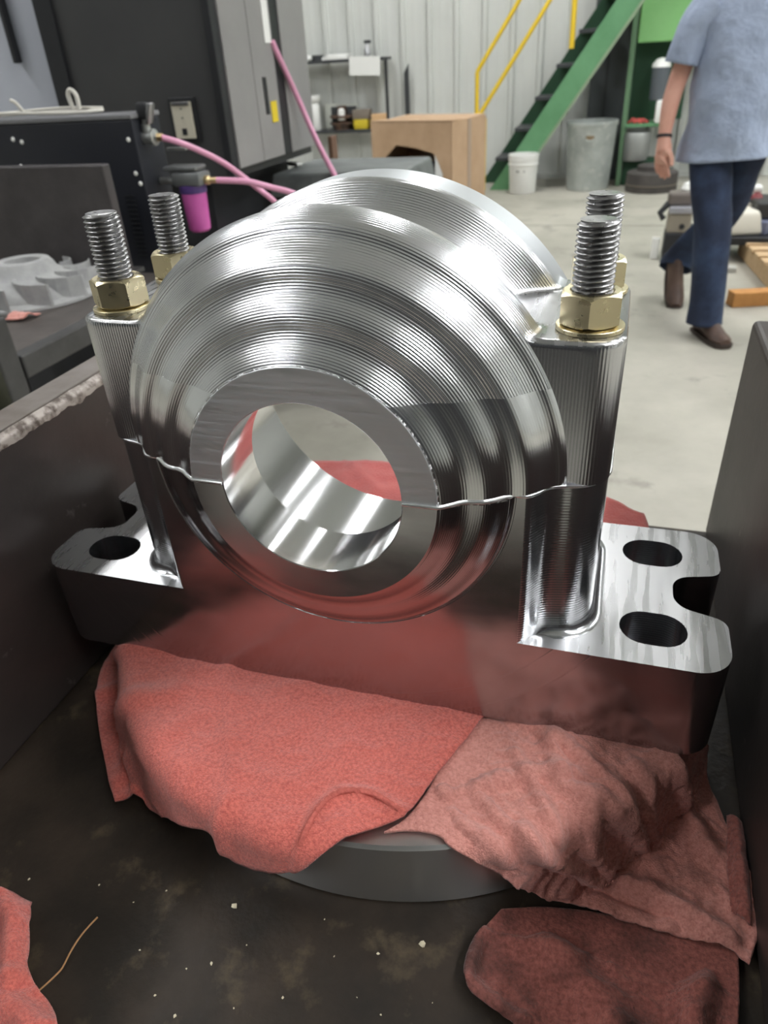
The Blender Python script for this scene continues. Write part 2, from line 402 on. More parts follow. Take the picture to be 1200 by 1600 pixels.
def make_base(parent):
    q = MB()
    # front plane with a half round opening for the boss; lower half of boss, bore, cavity
    na = 120
    arcp = [(RG*math.cos(t), ZS+RG*math.sin(t)) for t in [-PI*k/na for k in range(na+1)]]
    xe = FX-.026
    fr = [(-xe, 0), (xe, 0), (xe, FZ), (XB, FZ), (XB, ZS)]+arcp+[(-XB, ZS), (-XB, FZ), (-xe, FZ)]
    tri = tessellate_polygon([[Vector((x, z, 0)) for x, z in fr]])
    q.add([(x, -FY, z) for x, z in fr], [t for t in tri], 0)
    bp = [(.0, .0)]
    prof = []
    for (y, r) in FP:
        if r > .1285: break
        prof.append((y, r))
    yb = prof[-1][0]
    prof += [(yb+.0022, .1312), (-.0925, .1330), (-.0903, .1345), (-.0893, .1358), (-.0893, .1365), (-FY, RG)]
    prof = [(YC, RB+.0006), (YC, RC-.0005), (-.1156, RC)]+prof
    arcs = {}
    o0 = len(q.v); arc = 0; k0 = na+1; tha = [-PI*k/na for k in range(na+1)]; prv = None; arcl = []
    for (y, r) in prof:
        if prv: arc += math.hypot(y-prv[0], r-prv[1])
        prv = (y, r)
        for t in tha: q.v.append((r*math.cos(t), y, ZS+r*math.sin(t))); arcl.append(arc)
    for j in range(len(prof)-1):
        for i in range(na): q.f.append((o0+j*k0+i, o0+(j+1)*k0+i, o0+(j+1)*k0+i+1, o0+j*k0+i+1)); q.m.append(0 if j < 2 else 1)
    o1 = len(q.v)
    def strip(pr, m):
        q.lathe([(r, y) for y, r in pr], (0, 0, ZS), na, m, 'Y', -PI, 0)
    strip([(YC, RB+.0006), (YC+.0006, RB), (-.09, RB), (-.0675, RB)], 2); strip([(-.0675, RB), (-.0675, .128)], 2); strip([(-.0675, .128), (0, .128), (.0842, .128), (.085, .129)], 2)
    # rear plane
    arcb = [(.129*math.cos(t), ZS+.129*math.sin(t)) for t in tha]
    rr = [(-xe, 0), (xe, 0), (xe, FZ), (XB, FZ), (XB, ZS)]+arcb+[(-XB, ZS), (-XB, FZ), (-xe, FZ)]
    q.add([(x, .085+(.005 if z <= FZ+.001 and abs(x) > .2 else 0), z) for x, z in rr], [t[::-1] for t in tessellate_polygon([[Vector((x, z, 0)) for x, z in rr]])], 3)
    for sx in (-1, 1):
        F = [(sx*x, y) for x, y in foot]; S1, S2 = slot(sx*.24, -.05), slot(sx*.24, .05)
        poly = [[Vector((x, y, 0)) for x, y in pl] for pl in (F, S1, S2)]
        allp = F+S1+S2; tr = tessellate_polygon(poly); n0 = len(F); n1 = len(S1)
        q.add([(x, y, FZ) for x, y in allp], tr, 3); q.add([(x, y, 0) for x, y in allp], tr, 3)
        n = n0-1; q.add([(x, y, 0) for x, y in F]+[(x, y, FZ) for x, y in F], [(i, i+1, n0+i+1, n0+i) for i in range(1, n-1)], 0)
        for S in (S1, S2): q.add([(x, y, 0) for x, y in S]+[(x, y, FZ) for x, y in S], [(i, (i+1) % n1, n1+(i+1) % n1, n1+i) for i in range(n1)], 4)
        # column with scalloped corner and a fillet into the foot
        C = [Vector(p) for p in col_pts]; nc = len(C); nrm = []
        for i in range(nc):
            t = (C[min(i+1, nc-1)]-C[max(i-1, 0)]).normalized(); nrm.append(Vector((t.y, -t.x)))
        levels = [(FZ+.0002, .008)]+[(FZ+.008*(1-math.cos(a)), .008*(1-math.sin(a))) for a in [PI/2*k/7 for k in range(1, 8)]]+[(FZ+.03, 0), (FZ+.06, 0), (FZ+.1, 0), (ZS, 0)]
        vs = []
        for z, off in levels:
            for i in range(nc):
                p = C[i]+nrm[i]*off*min(1, max(0, (C[i].x-.152)/.016)); p.y = max(-FY+.0001, min(FY-.0001, p.y)); vs.append((sx*p.x, p.y, z))
        q.add(vs, [(j*nc+i, j*nc+i+1, (j+1)*nc+i+1, (j+1)*nc+i) for j in range(len(levels)-1) for i in range(nc-1)], 4)
        # joint face
        top = [(.0661, YC), (RC, -.1156)]+[(r, y) for y, r in prof if r > RC]+[(x, y) for x, y in col_pts if y < .0849]+[(XB, .085), (.128, .085), (.128, -.0675), (RB, -.0675)]
        q.add([(sx*x, y, ZS) for x, y in top], tessellate_polygon([[Vector((x, y, 0)) for x, y in top]]), 3)
    me = bpy.data.meshes.new('base'); me.from_pydata(q.v, [], q.f)
    at = me.attributes.new('arc', 'FLOAT', 'POINT'); at.data.foreach_set('value', [0.]*o0+arcl+[0.]*(len(q.v)-o1))
    for mm in (s_face, s_boss, s_bore, s_flange, s_side): me.materials.append(mm)
    me.polygons.foreach_set('material_index', q.m)
    bm = bmesh.new(); bm.from_mesh(me); bmesh.ops.remove_doubles(bm, verts=bm.verts, dist=2e-5); bmesh.ops.recalc_face_normals(bm, faces=bm.faces); bm.to_mesh(me); bm.free()
    me.polygons.foreach_set('use_smooth', [True]*len(me.polygons)); me.set_sharp_from_angle(angle=math.radians(28))
    ob = link('base', me, parent)
    # bright bead added along the joint; imitates the glint of its chamfer
    for sx in (-1, 1):
        path = [(RB+.0006, YC), (RC, YC+.0002)]+[(r, y) for y, r in prof if r > RC]+[(x, y) for x, y in col_pts if y < .05]
        MB().tube([(sx*(x+(.0006 if x > .15 else 0)), y-.0007, ZS-.0003) for x, y in path], .0011, 6).build('joint_glint', s_glint, ob, smooth=60)
    return ob

def make_stud():
    q = MB(); p = .0031; n = 40; hgt = .074; nz = int(hgt/p*8); r0 = .0107; vs = []
    for j in range(nz+1):
        z = hgt*j/nz
        for i in range(n):
            ph = (z/p-i/n) % 1.; tri = 1-abs(2*ph-1); e = min(1, max(0, (hgt-z)/.002)); r = (r0+.0019*min(1, max(0, tri*1.25-.12)))*(.90+.1*e)
            a = 2*PI*i/n; vs.append((r*math.cos(a), r*math.sin(a), z))
    fs = [(j*n+i, j*n+(i+1) % n, (j+1)*n+(i+1) % n, (j+1)*n+i) for j in range(nz) for i in range(n)]
    o = len(vs); vs.append((0, 0, hgt-.0004)); fs += [(nz*n+i, nz*n+(i+1) % n, o) for i in range(n)]
    return q.add(vs, fs)
def make_nut():
    q = MB(); n = 72; af = .0352; h = .0205; rc = af/2*1.0; vs = []; R0 = af/2
    def rh(i):
        a = 2*PI*i/n; d = (a+PI/6) % (PI/3)-PI/6; return R0/math.cos(d)
    rings = []
    rings.append([(.0120, h-.010)]*n); rings.append([(.0120, h-.0012)]*n); rings.append([(.0134, h)]*n); rings.append([(rc-.0008, h)]*n)
    rings.append([(rh(i), h-(rh(i)-rc+.0008)*.62) for i in range(n)]); rings.append([(rh(i), .0004+(rh(i)-rc+.0008)*.62) for i in range(n)]); rings.append([(rc-.0008, .0002)]*n); rings.append([(.0115, 0)]*n)
    for rg in rings:
        for i, (r, z) in enumerate(rg): a = 2*PI*i/n; vs.append((r*math.cos(a), r*math.sin(a), z))
    fs = [(j*n+i, j*n+(i+1) % n, (j+1)*n+(i+1) % n, (j+1)*n+i) for j in range(len(rings)-1) for i in range(n)]
    return q.add(vs, fs)

hs = thing('bearing_housing', (0, 0, H), 'large polished split bearing housing bolted together, sitting on red rags', 'bearing housing')
tag(make_base(hs), 'mirror polished lower half with slotted feet'); tag(make_cap(hs), 'turned steel domed cap with stepped rings')
zn = .3368; zt_ = .314
stud0 = nut0 = wash0 = None
for (x, y, h, rot) in ((-.17, -.0409, .0446, -.14), (.17, -.0409, .041, .02), (-.17, .0409, .0434, .35), (.17, .0409, .0419, .12)):
    if stud0 is None:
        st = make_stud().build('stud', s_stud, hs, smooth=50, recalc=True)
        nu = make_nut().build('nut', s_zinc, st, smooth=25, recalc=True)
        wa = MB().lathe([(.0118, 0), (.0118, .003), (.0206, .003), (.021, .0026), (.021, .0004), (.0206, 0), (.0118, 0)], n=56).build('washer', s_zinc, st, smooth=40, recalc=True)
        stud0, nut0, wash0 = st, nu, wa
    else:
        st = stud0.copy(); col.objects.link(st); st.parent = hs
        nu = nut0.copy(); col.objects.link(nu); nu.parent = st
        wa = wash0.copy(); col.objects.link(wa); wa.parent = st
    st.location = (x, y, zn+h-.074); st.rotation_euler = (0, 0, 5*rot)
    b0 = zt_-(zn+h-.074); wa.location = (.0006, -.0008, b0); nu.location = (0, 0, b0+.003); nu.rotation_euler = (0, 0, -4*rot)
    st['label'] = 'dark threaded stud'; nu['label'] = 'gold coloured zinc hex nut'; wa['label'] = 'gold coloured flat washer'
# ================================================================== the steel bin, the ring and the rags
m_bin = mat('oily_plate', srgb(58, 49, 41), .42, .0, c2=srgb(34, 29, 24), scale=11, detail=10., c3=srgb(88, 77, 60), scale3=26, lo3=.56, hi3=.74, bump=.4, bscale=120, rvar=.14, spec=.35)
m_binwall = mat('bin_side_plate', srgb(64, 56, 53), .45, .15, c2=srgb(50, 44, 42), scale=5, c3=srgb(92, 86, 82), scale3=40, lo3=.66, hi3=.74, bump=.12, bscale=140, rvar=.1)
m_worn = mat('worn_bare_edge', srgb(176, 166, 158), .45, .2, c2=srgb(92, 80, 72), scale=45, lo=.44, hi=.58, bump=.1, bscale=150)
m_lip = mat('bin_lip_plate', srgb(126, 118, 112), .38, .3, c2=srgb(104, 94, 86), scale=22, c3=srgb(128, 108, 84), scale3=60, lo3=.64, hi3=.74)

bin_ = thing('steel_bin', (0, 0, H), 'dark oily steel bin with thick side walls, open at both ends', 'bin')
BZ = -.080
MB().box((.008, -.06, BZ-.012), (.735, .83, .024), bev=.002).build('floor_plate', m_bin, bin_)
MB().box((.3525, -.06, .06), (.045, .83, .28), bev=.006, seg=3).build('side_wall', m_binwall, bin_)
lw = MB().box((-.335, -.06, .06), (.044, .83, .28), bev=.004, seg=2).build('side_wall', m_binwall, bin_)
def worn(u, v):
    y = -.474+.828*u; lo = .1915+.005*noise.noise((y*35, 4, 0))+.003*noise.noise((y*110, 9, 0))
    pts = [(-.3123, lo), (-.3123, .1966), (-.3136, .1995), (-.3165, .2012), (-.3190-.002*noise.noise((y*40, 2, 0)), .2028)]
    t = v*4; a = min(int(t), 3); f = t-a
    return (pts[a][0]+(pts[a+1][0]-pts[a][0])*f, y, pts[a][1]+(pts[a+1][1]-pts[a][1])*f)
MB().grid(worn, 240, 4).build('worn_edge', m_worn, lw, smooth=60)
MB().box((-.3395, -.06, .2012), (.034, .826, .003), bev=.001).build('lip', m_lip, lw)
for sx in (-.33, .345):
    for sy in (-.42, .30):
        MB().box((sx, sy, BZ-.024-.33), (.06, .06, .66), bev=.004).build('leg', m_bin, bin_)
for sy in (-.42, .30): MB().box((.0075, sy, -.62), (.62, .05, .05), bev=.003).build('crossbar', m_bin, bin_)
for sx in (-.33, .345):
    for sy in (-.42, .30):
        MB().lathe([(.0, -.02), (.042, -.02), (.05, -.012), (.05, .012), (.042, .02), (0, .02)], (sx, sy, -.79), 24, axis='X').build('caster', m_black, bin_, smooth=40)

RX, RY, RR = .017, .049, .272
ring = thing('machined_ring', (RX, RY, H+BZ), 'turned steel ring lying on the bin floor under the rags', 'ring')
MB().lathe([(.150, 0), (.150, .068), (.152, .070), (.2695, .070), (.272, .0675), (.272, .002), (.270, 0), (.150, 0)], n=160).build('ring_body', s_ring, ring, smooth=25, recalc=True)

m_rag1 = mat('coral_terry', srgb(222, 118, 104), .95, c2=srgb(186, 84, 74), scale=420, lo=.38, hi=.68, detail=3., c3=srgb(128, 66, 60), scale3=9, lo3=.63, hi3=.8, bump=1.0, bscale=850, bdist=1.3, sheen=.35)
m_rag2 = mat('pink_shop_rag', srgb(216, 150, 138), .95, c2=srgb(186, 118, 107), scale=380, lo=.36, hi=.7, detail=3., c3=srgb(150, 92, 84), scale3=7, lo3=.62, hi3=.78, bump=1., bscale=750, bdist=1.0, sheen=.25)
m_rag3 = mat('stained_rag', srgb(166, 98, 88), .95, c2=srgb(120, 68, 60), scale=300, lo=.36, hi=.7, detail=3., c3=srgb(48, 34, 30), scale3=9, lo3=.5, hi3=.66, bump=1., bscale=420, bdist=.7, sheen=.2)
m_rag5 = mat('rose_rag', srgb(184, 92, 86), .95, c2=srgb(160, 74, 70), scale=12, c3=srgb(110, 54, 52), scale3=10, lo3=.62, hi3=.76, bump=1., bscale=420, bdist=.7, sheen=.2)
m_seam = mat('rag_stitching', srgb(208, 112, 100), .95, c2=srgb(186, 94, 84), scale=300, bump=1., bscale=700, bdist=.8)
zt, zf, cb1, cb2 = -.0062, -.0755, .012, .015
Lb = PI/2*cb1; Lv = (zt-cb1)-(zf+cb2); Lb2 = PI/2*cb2
def drape(u, v):
    """cloth laid on the ring: flat on top, bent over its rim, down its side, out along the bin floor"""
    dx, dy = u-RX, v-RY; rho = math.hypot(dx, dy); s = rho-RR
    if s <= 0: return Vector((u, v, zt))
    if s < Lb: a = s/cb1; rr = RR+cb1*math.sin(a); z = zt-cb1*(1-math.cos(a))
    elif s < Lb+Lv: rr = RR+cb1+.15*(s-Lb); z = zt-cb1-(s-Lb)
    elif s < Lb+Lv+Lb2: a = (s-Lb-Lv)/cb2; rr = RR+cb1+.15*Lv+cb2*(1-math.cos(a)); z = zf+cb2*(1-math.sin(a))
    else: rr = RR+cb1+.15*Lv+cb2+(s-Lb-Lv-Lb2); z = zf
    return Vector((RX+dx/rho*rr, RY+dy/rho*rr, z))
def flat(u, v): return Vector((u, v, zf))
def resample(pts, n, smooth=2):
    P = [Vector((p[0], p[1], 0)) for p in pts]
    for _ in range(smooth):
        Q = [P[0]]
        for a, b in zip(P, P[1:]): Q += [a*.75+b*.25, a*.25+b*.75]
        P = Q+[P[-1]]
    Ls = [0]
    for a, b in zip(P, P[1:]): Ls.append(Ls[-1]+(b-a).length)
    out = []; j = 0
    for i in range(n+1):
        t = Ls[-1]*i/n
        while j < len(P)-2 and Ls[j+1] < t: j += 1
        d = Ls[j+1]-Ls[j]; out.append(P[j].lerp(P[j+1], 0 if d == 0 else min(1, (t-Ls[j])/d)))
    return out
def seg_d(p, pts):
    best = 9
    for a, b in zip(pts, pts[1:]):
        ax, ay = a; bx, by = b; dx, dy = bx-ax, by-ay; t = max(0, min(1, ((p.x-ax)*dx+(p.y-ay)*dy)/(dx*dx+dy*dy+1e-12)))
        best = min(best, math.hypot(p.x-ax-dx*t, p.y-ay-dy*t))
    return best
def rag(name, top, bottom, left, right, surf, material, folds, label, nu=90, nv=70, amp=.002, freq=28, seed=0., lift=0., thick=.0026, lump=None):
    T, B, Lf, Rt = resample(top, nu), resample(bottom, nu), resample(left, nv), resample(right, nv)
    vs = []; e = .0015
    for j in range(nv+1):
        v = j/nv
        for i in range(nu+1):
            u = i/nu
            p = T[i]*(1-v)+B[i]*v+Lf[j]*(1-u)+Rt[j]*u-(T[0]*(1-u)*(1-v)+T[-1]*u*(1-v)+B[0]*(1-u)*v+B[-1]*u*v)
            q = surf(p.x, p.y); nrm = (surf(p.x+e, p.y)-q).cross(surf(p.x, p.y+e)-q)
            nrm = nrm.normalized() if nrm.length > 1e-12 else Vector((0, 0, 1))
            ed = min(1, min(u, 1-u, v*1.0+.0, 1-v)*6+.25)
            d = amp*(noise.noise((p.x*freq+seed, p.y*freq, seed))+.9*(1-abs(noise.noise((p.x*freq*1.6+seed+.4*noise.noise((p.x*20, p.y*20, 1)), p.y*freq*1.6, 5)))*1.6)**3*.8)
            for (pts, a, w_) in folds: d += a*math.exp(-(seg_d(p, pts)/w_)**2)
            if lump: d += lump(u, v, p)
            under = 1 if p.y > -.085 and abs(p.x) < .30 else 0
            if under and surf is drape: d = min(d, .0012)
            q = q+nrm*(max(d, -.0005)+lift+.0012)
            vs.append(q)
    fs = [(j*(nu+1)+i, j*(nu+1)+i+1, (j+1)*(nu+1)+i+1, (j+1)*(nu+1)+i) for j in range(nv) for i in range(nu)]
    o = MB().add(vs, fs).build(name, material, None, smooth=180, loc=(0, 0, H))
    sd = o.modifiers.new('thickness', 'SOLIDIFY'); sd.thickness = thick; sd.offset = 0
    tag(o, label, 'rag'); return o
r1 = rag('terry_rag', [(-.352, -.030), (-.20, -.066), (-.1565, -.064), (-.059, -.062), (.0316, -.062), (.128, -.064)],
    [(-.2134, -.242), (-.2005, -.2361), (-.1908, -.2259), (-.1719, -.243), (-.1032, -.2398), (-.0594, -.2365), (-.0511, -.2571), (-.0313, -.2605), (.001, -.2549), (.019, -.2434), (.0447, -.2216), (.0809, -.1953)],
    [(-.352, -.030), (-.3416, -.0932), (-.2974, -.1558), (-.2491, -.208), (-.2134, -.242)], [(.128, -.064), (.1203, -.0863), (.109, -.1183), (.0972, -.1466), (.0875, -.1782), (.0809, -.1953)],
    drape, m_rag1, [([(.0766, -.1921), (.054, -.1832), (.0296, -.1868), (.0185, -.2049), (.0163, -.2329), (.0131, -.2482)], .0038, .0042), ([(-.1188, -.083), (-.0778, -.1565), (-.0494, -.2117), (-.0537, -.2471)], .0045, .007),
      ([(-.1875, -.0825), (-.28, -.0891), (-.3147, -.1196)], .006, .010), ([(-.1508, -.1316), (-.2335, -.1658), (-.2233, -.2192)], .006, .011), ([(-.2, -.19), (-.195, -.23)], .007, .009)],
    'coral red terry rag draped over the ring rim, front left of the housing', amp=.0022, freq=26, seed=3.1, lift=.0034)
hem = resample([(.0766, -.1921), (.054, -.1832), (.0296, -.1868), (.0185, -.2049), (.0163, -.2329), (.0131, -.2482)], 60)
hv = []
for i, p in enumerate(hem): hv.append(drape(p.x, p.y)+Vector((0, -.001, .0092+.0008*math.sin(i*2.2))))
MB().tube(hv, .0022, 8).build('hem_stitching', m_seam, r1, smooth=60)
rag('shop_rag', [(.100, -.066), (.1586, -.064), (.2043, -.064), (.243, -.064), (.350, -.030)],
    [(.0693, -.2084), (.0864, -.2012), (.1094, -.1991), (.116, -.2073), (.1427, -.2101), (.1883, -.2256), (.2447, -.2263), (.2847, -.2267), (.3224, -.2254), (.3498, -.2215), (.3622, -.2312)],
    [(.100, -.066), (.0972, -.1466), (.0841, -.1928), (.0693, -.2084)], [(.350, -.030), (.3554, -.0823), (.3676, -.1258), (.3781, -.1667), (.3764, -.1964), (.3622, -.2312)],
    drape, m_rag2, [([(.1497, -.0809), (.1799, -.0967), (.2108, -.1198), (.2337, -.1393)], .006, .006), ([(.1064, -.1648), (.1373, -.1479), (.1645, -.1349), (.1973, -.1292)], .007, .007), ([(.1017, -.166), (.1211, -.1882), (.1573, -.2022)], .006, .006),
      ([(.1757, -.1043), (.1891, -.1429), (.2305, -.1457), (.2777, -.155)], .008, .007), ([(.2679, -.0945), (.329, -.1077), (.3457, -.1461)], .010, .009), ([(.1666, -.1855), (.234, -.1981), (.2965, -.1985), (.3506, -.2154)], .009, .007), ([(.1797, -.1916), (.2487, -.2062), (.3002, -.2131)], -.005, .006),
      ([(.13, -.165), (.155, -.185), (.20, -.195)], .006, .005), ([(.205, -.15), (.215, -.175), (.25, -.185)], .007, .006), ([(.24, -.11), (.26, -.135), (.30, -.15)], .006, .006), ([(.15, -.12), (.17, -.15), (.185, -.175)], .006, .005)],
    'crumpled dusty pink rag hanging over the ring, front right of the housing', nu=170, nv=120, amp=.0034, freq=52, seed=8.4, lump=lambda u, v, p: -min(.006, max(0, (.140-p.x)*.25))+.0035*max(0, min(1, (p.x-.15)/.05)))
rag('shop_rag', [(.155, -.203), (.1932, -.190), (.2516, -.184), (.318, -.176)], [(.190, -.305), (.21, -.305), (.25, -.305), (.310, -.305)],
    [(.155, -.203), (.1380, -.232), (.1367, -.2613), (.160, -.271), (.1817, -.2762), (.190, -.305)], [(.318, -.176), (.316, -.22), (.308, -.26), (.310, -.305)],
    flat, m_rag3, [([(.143, -.225), (.141, -.258), (.162, -.268), (.183, -.274)], .006, .0045), ([(.19, -.215), (.23, -.25), (.26, -.30)], .010, .012), ([(.30, -.20), (.285, -.24), (.29, -.30)], .014, .010), ([(.155, -.235), (.175, -.25), (.20, -.255)], -.004, .010)],
    'dark stained rag lying on the bin floor in the right front corner', nu=110, nv=80, amp=.0032, freq=34, seed=15.2, thick=.0026, lump=lambda u, v, p: -.02*max(0, min(1, (p.y+.222)/.02)))
rag('shop_rag', [(-.30, -.292), (-.2168, -.2985), (-.1912, -.2965)], [(-.30, -.42), (-.1527, -.400), (-.100, -.372)], [(-.30, -.292), (-.30, -.35), (-.30, -.42)], [(-.1912, -.2965), (-.1735, -.3180), (-.1682, -.3246), (-.1550, -.3420), (-.1300, -.3500), (-.100, -.372)],
    flat, m_rag1, [([(-.215, -.300), (-.196, -.309), (-.180, -.325), (-.165, -.345)], .018, .010), ([(-.25, -.31), (-.215, -.33), (-.19, -.36)], .016, .010), ([(-.16, -.362), (-.12, -.366)], .012, .010)],
    'coral rag crumpled in the bottom left corner of the bin', nu=60, nv=60, amp=.006, freq=26, seed=21.7, thick=.004)
rag('shop_rag', [(-.19, .300), (-.12, .318), (0, .322), (.10, .312), (.20, .290), (.245, .256)], [(-.19, .0), (0, .0), (.10, .0), (.235, .0)], [(-.19, .300), (-.20, .15), (-.19, 0)], [(.245, .256), (.252, .225), (.245, .12), (.235, 0)],
    lambda u, v: Vector((u, v, zt)), m_rag5, [([(-.13, .30), (-.08, .24), (-.09, .2)], .006, .008), ([(-.06, .29), (-.03, .25)], .005, .007)],
    'dusty rose rag spread flat on the ring behind the housing', nu=60, nv=50, amp=.0024, freq=22, seed=30.2, lump=lambda u, v, p: -.02 if p.y < .1 else 0)
rag('shop_rag', [(.318, -.085), (.3275, -.088)], [(.314, -.165), (.3255, -.172)], [(.318, -.085), (.314, -.13), (.314, -.165)], [(.3275, -.088), (.3275, -.13), (.3255, -.172)],
    lambda u, v: Vector((u, v, zf+.004)), m_rag3, [([(.322, -.09), (.322, -.165)], .010, .006)], 'small brown stained rag pinched against the right bin wall', nu=14, nv=30, amp=.003, freq=40, seed=33)

# debris on the bin floor
m_chip = mat('pale_chip', srgb(206, 196, 170), .7); m_thread = mat('tan_thread', srgb(170, 128, 88), .9)
tp = [(-.1398, -.288), (-.1425, -.3091), (-.1418, -.3316), (-.1497, -.3509)]
tag(MB().tube([(p.x, p.y, BZ+.0016+.003*abs(math.sin(i*.13))) for i, p in enumerate(resample(tp, 40))], .0007, 6).build('loose_thread', m_thread, None, loc=(0, 0, H)), 'thin tan thread lying on the bin floor beside the corner rag', 'thread')
cpos = [(-.0418, -.252), (-.0548, -.3015), (-.095, -.2996), (.104, -.2402), (-.0672, -.323), (.0695, -.2858), (.0288, -.2425), (-.1549, -.2652), (-.039, -.2935), (.0883, -.2914), (-.2139, -.2764), (-.0469, -.3304), (.094, -.2040), (.02, -.30), (-.12, -.27), (.045, -.265), (.12, -.275), (-.10, -.255), (-.02, -.275), (.075, -.255), (-.01, -.315)]
c0 = None
for i, (x, y) in enumerate(cpos):
    if c0 is None:
        bm = bmesh.new(); bmesh.ops.create_icosphere(bm, subdivisions=1, radius=.0013)
        for v in bm.verts: v.co += Vector((random.uniform(-.0005, .0005), random.uniform(-.0005, .0005), random.uniform(-.0004, .0004))); v.co.z *= .6
        me = bpy.data.meshes.new('debris_crumb'); bm.to_mesh(me); bm.free(); me.materials.append(m_chip); c0 = link('debris_crumb', me); o = c0
    else: o = c0.copy(); col.objects.link(o)
    k = 1.7 if i in (0, 3) else random.uniform(.35, .8)
    o.location = (x, y, H+BZ+.0008*k); o.rotation_euler = (0, 0, random.uniform(0, 6)); o.scale = (k, k*random.uniform(.5, 1.6), k)
    tag(o, 'tiny pale crumb of debris scattered on the bin floor', 'crumb', 'crumbs on the bin floor')
# ================================================================== machines and bench on the left
# unseen machine added behind the viewer to give the polished steel dark reflections
reflection_box = thing('machine_enclosure', (.2, -2.3, 0), 'added dark grey machine box, unseen behind the viewer, for dark reflections in the steel', 'machine')
MB().box((0, -.6, 1.15), (3.6, 1.2, 2.1), bev=.02).build('body', m_darkgrey, reflection_box)
MB().box((0, -.6, .05), (3.4, 1.1, .1)).build('plinth', m_black, reflection_box)
for sx in (-.62, .62):
    d = MB().box((sx, .012, 1.2), (1.2, .024, 1.5), bev=.006).build('added_door', m_black, reflection_box)
    MB().box((sx-.5*sx/abs(sx), .04, 1.2), (.03, .04, .4), bev=.006).build('handle', m_steel, d)

# tall enclosure with receptacle
en = thing('machine_enclosure', (-1.155, 2.0, 0), 'tall dark machine cabinet with an inset outlet panel', 'machine')
MB().box((-.305, .006, 1.78), (.60, .012, 1.66)).build('front_panel', m_darkgrey, en)
MB().box((-.62, .0, 1.78), (.07, .03, 1.66), bev=.003).build('corner_post', m_black, en)
MB().box((-.01, .012, 1.78), (.030, .05, 1.66), bev=.004).build('edge_trim', m_black, en)
MB().box((-.34, .40, 1.78), (.64, .76, 1.64)).build('body', m_darkgrey, en)
MB().box((-.36, .40, .47), (.46, .7, .94)).build('plinth', m_black, en)
MB().box((.003, .135, 1.80), (.016, .20, 1.62), bev=.003).build('side_panel', m_grey, en)
d = MB().box((.003, .335, 1.80), (.016, .192, 1.62), bev=.003).build('side_panel', m_grey, en)
MB().box((.012, .315, 1.20), (.004, .028, .12)).build('slot', m_black, d)
m_yel = mat('yellow_label', srgb(226, 200, 40), .6)
MB().box((.0125, .372, 1.145), (.003, .05, .07)).build('warning_sticker', m_yel, d)
MB().box((.0125, .385, 1.43), (.003, .05, .13)).build('paper_label', m_paper, d)
MB().box((.0, .475, 1.8), (.012, .07, 1.62)).build('gap_strip', m_black, en)  # black strip stands in for the dark gap between side panels
MB().box((.003, .635, 1.80), (.016, .25, 1.62), bev=.003).build('side_panel', m_grey, en)
rp = MB().box((-.157, -.004, 1.152), (.105, .012, .135), bev=.002).build('outlet_panel', m_black, en)
fr_ = MB().box((-.157, -.012, 1.151), (.076, .010, .112), bev=.002).build('outlet_plate', mat('ivory', srgb(196, 190, 172), .5), rp)
for (dz, w_, h_) in ((.036, .006, .004), (.008, .006, .004), (-.034, .018, .02)): MB().box((-.157, -.0175, 1.151+dz), (w_, .002, h_)).build('socket', m_black, rp)
MB().box((-.157, -.018, 1.202), (.066, .006, .010), bev=.001).build('bracket', m_steel, rp)

pn = thing('machine_enclosure', (-2.18, 2.06, 0), 'light grey machine door at the far left edge', 'machine')
MB().box((0, .3, 1.4), (.72, .6, 2.4), bev=.01).build('body', m_ltgrey, pn)
MB().box((0, .3, .1), (.66, .54, .2)).build('plinth', m_black, pn)
MB().box((.2, -.02, 1.5), (.02, .03, .3), bev=.005).build('handle', m_black, pn)

# blue-black air unit with pipe fittings
ax, ay = -1.05, 1.3
au = thing('air_dryer', (ax, ay, 0), 'blue-black cabinet with white cables on top and air fittings on its side', 'machine')
MB().box((-.40, .065, .60), (.80, .13, 1.20), bev=.004).build('body', m_navy, au)
MB().box((-.40, .065, 1.207), (.806, .136, .012), bev=.003).build('lid', mat('pale_lid', srgb(120, 120, 122), .5), au)
for (x, z) in ((-.385, 1.165), (-.358, 1.158), (-.384, 1.098), (-.357, 1.076), (-.02, 1.155), (-.012, 1.05), (-.02, 1.075)):
    MB().lathe([(0, -.004), (.004, -.004), (.006, -.001), (.006, 0), (0, 0)], (x, 0, z), 10, axis='Y').build('screw', m_white, au, recalc=True)
MB().lathe([(0, -.012), (.013, -.011), (.016, -.004), (.016, 0), (0, 0)], (-.428, 0, 1.075), 16, axis='Y').build('knob', m_darkgrey, au, smooth=40, recalc=True)
for k in range(14): MB().box((-.055, -.001, 1.02-k*.012), (.03, .003, .004)).build('louvre', m_black, au)
cables = []
m_cable = mat('white_cable', srgb(216, 212, 202), .6)
def cab(pts, r=.004): return MB().tube(catmull(pts, 8), r, 8)
ct = thing('cable_bundle', (ax-.40, ay+.065, 1.213), 'loose white cable coil lying on the blue-black cabinet', 'cable')
cab([(-.12, -.06, .006), (0, .0, .008), (.12, .06, .008), (.26, .02, .008), (.2, -.05, .008), (0, -.06, .014), (-.05, -.03, .012), (.1, .04, .016), (.24, .05, .012)]).build('coil', m_cable, ct, smooth=60)
cab([(.02, .0, .012), (.01, -.01, .035), (-.004, -.01, .042)], .005).build('cable_tie', m_cable, ct, smooth=60)
cab([(.16, .03, .012), (.155, .03, .045), (.165, .03, .058), (.18, .03, .045), (.18, .03, .012)], .006).build('loop', m_cable, ct, smooth=60)
m_zamak = mat('cast_fitting', (.55, .56, .54), .4, .8, c2=(.42, .43, .41), scale=60); m_brass = mat('brass', (.62, .48, .26), .35, 1.)
rg = thing('ball_valve', (ax-.022, ay+.045, 1.155), 'cast air valve with black handle and brass ends on the cabinet side', 'valve')
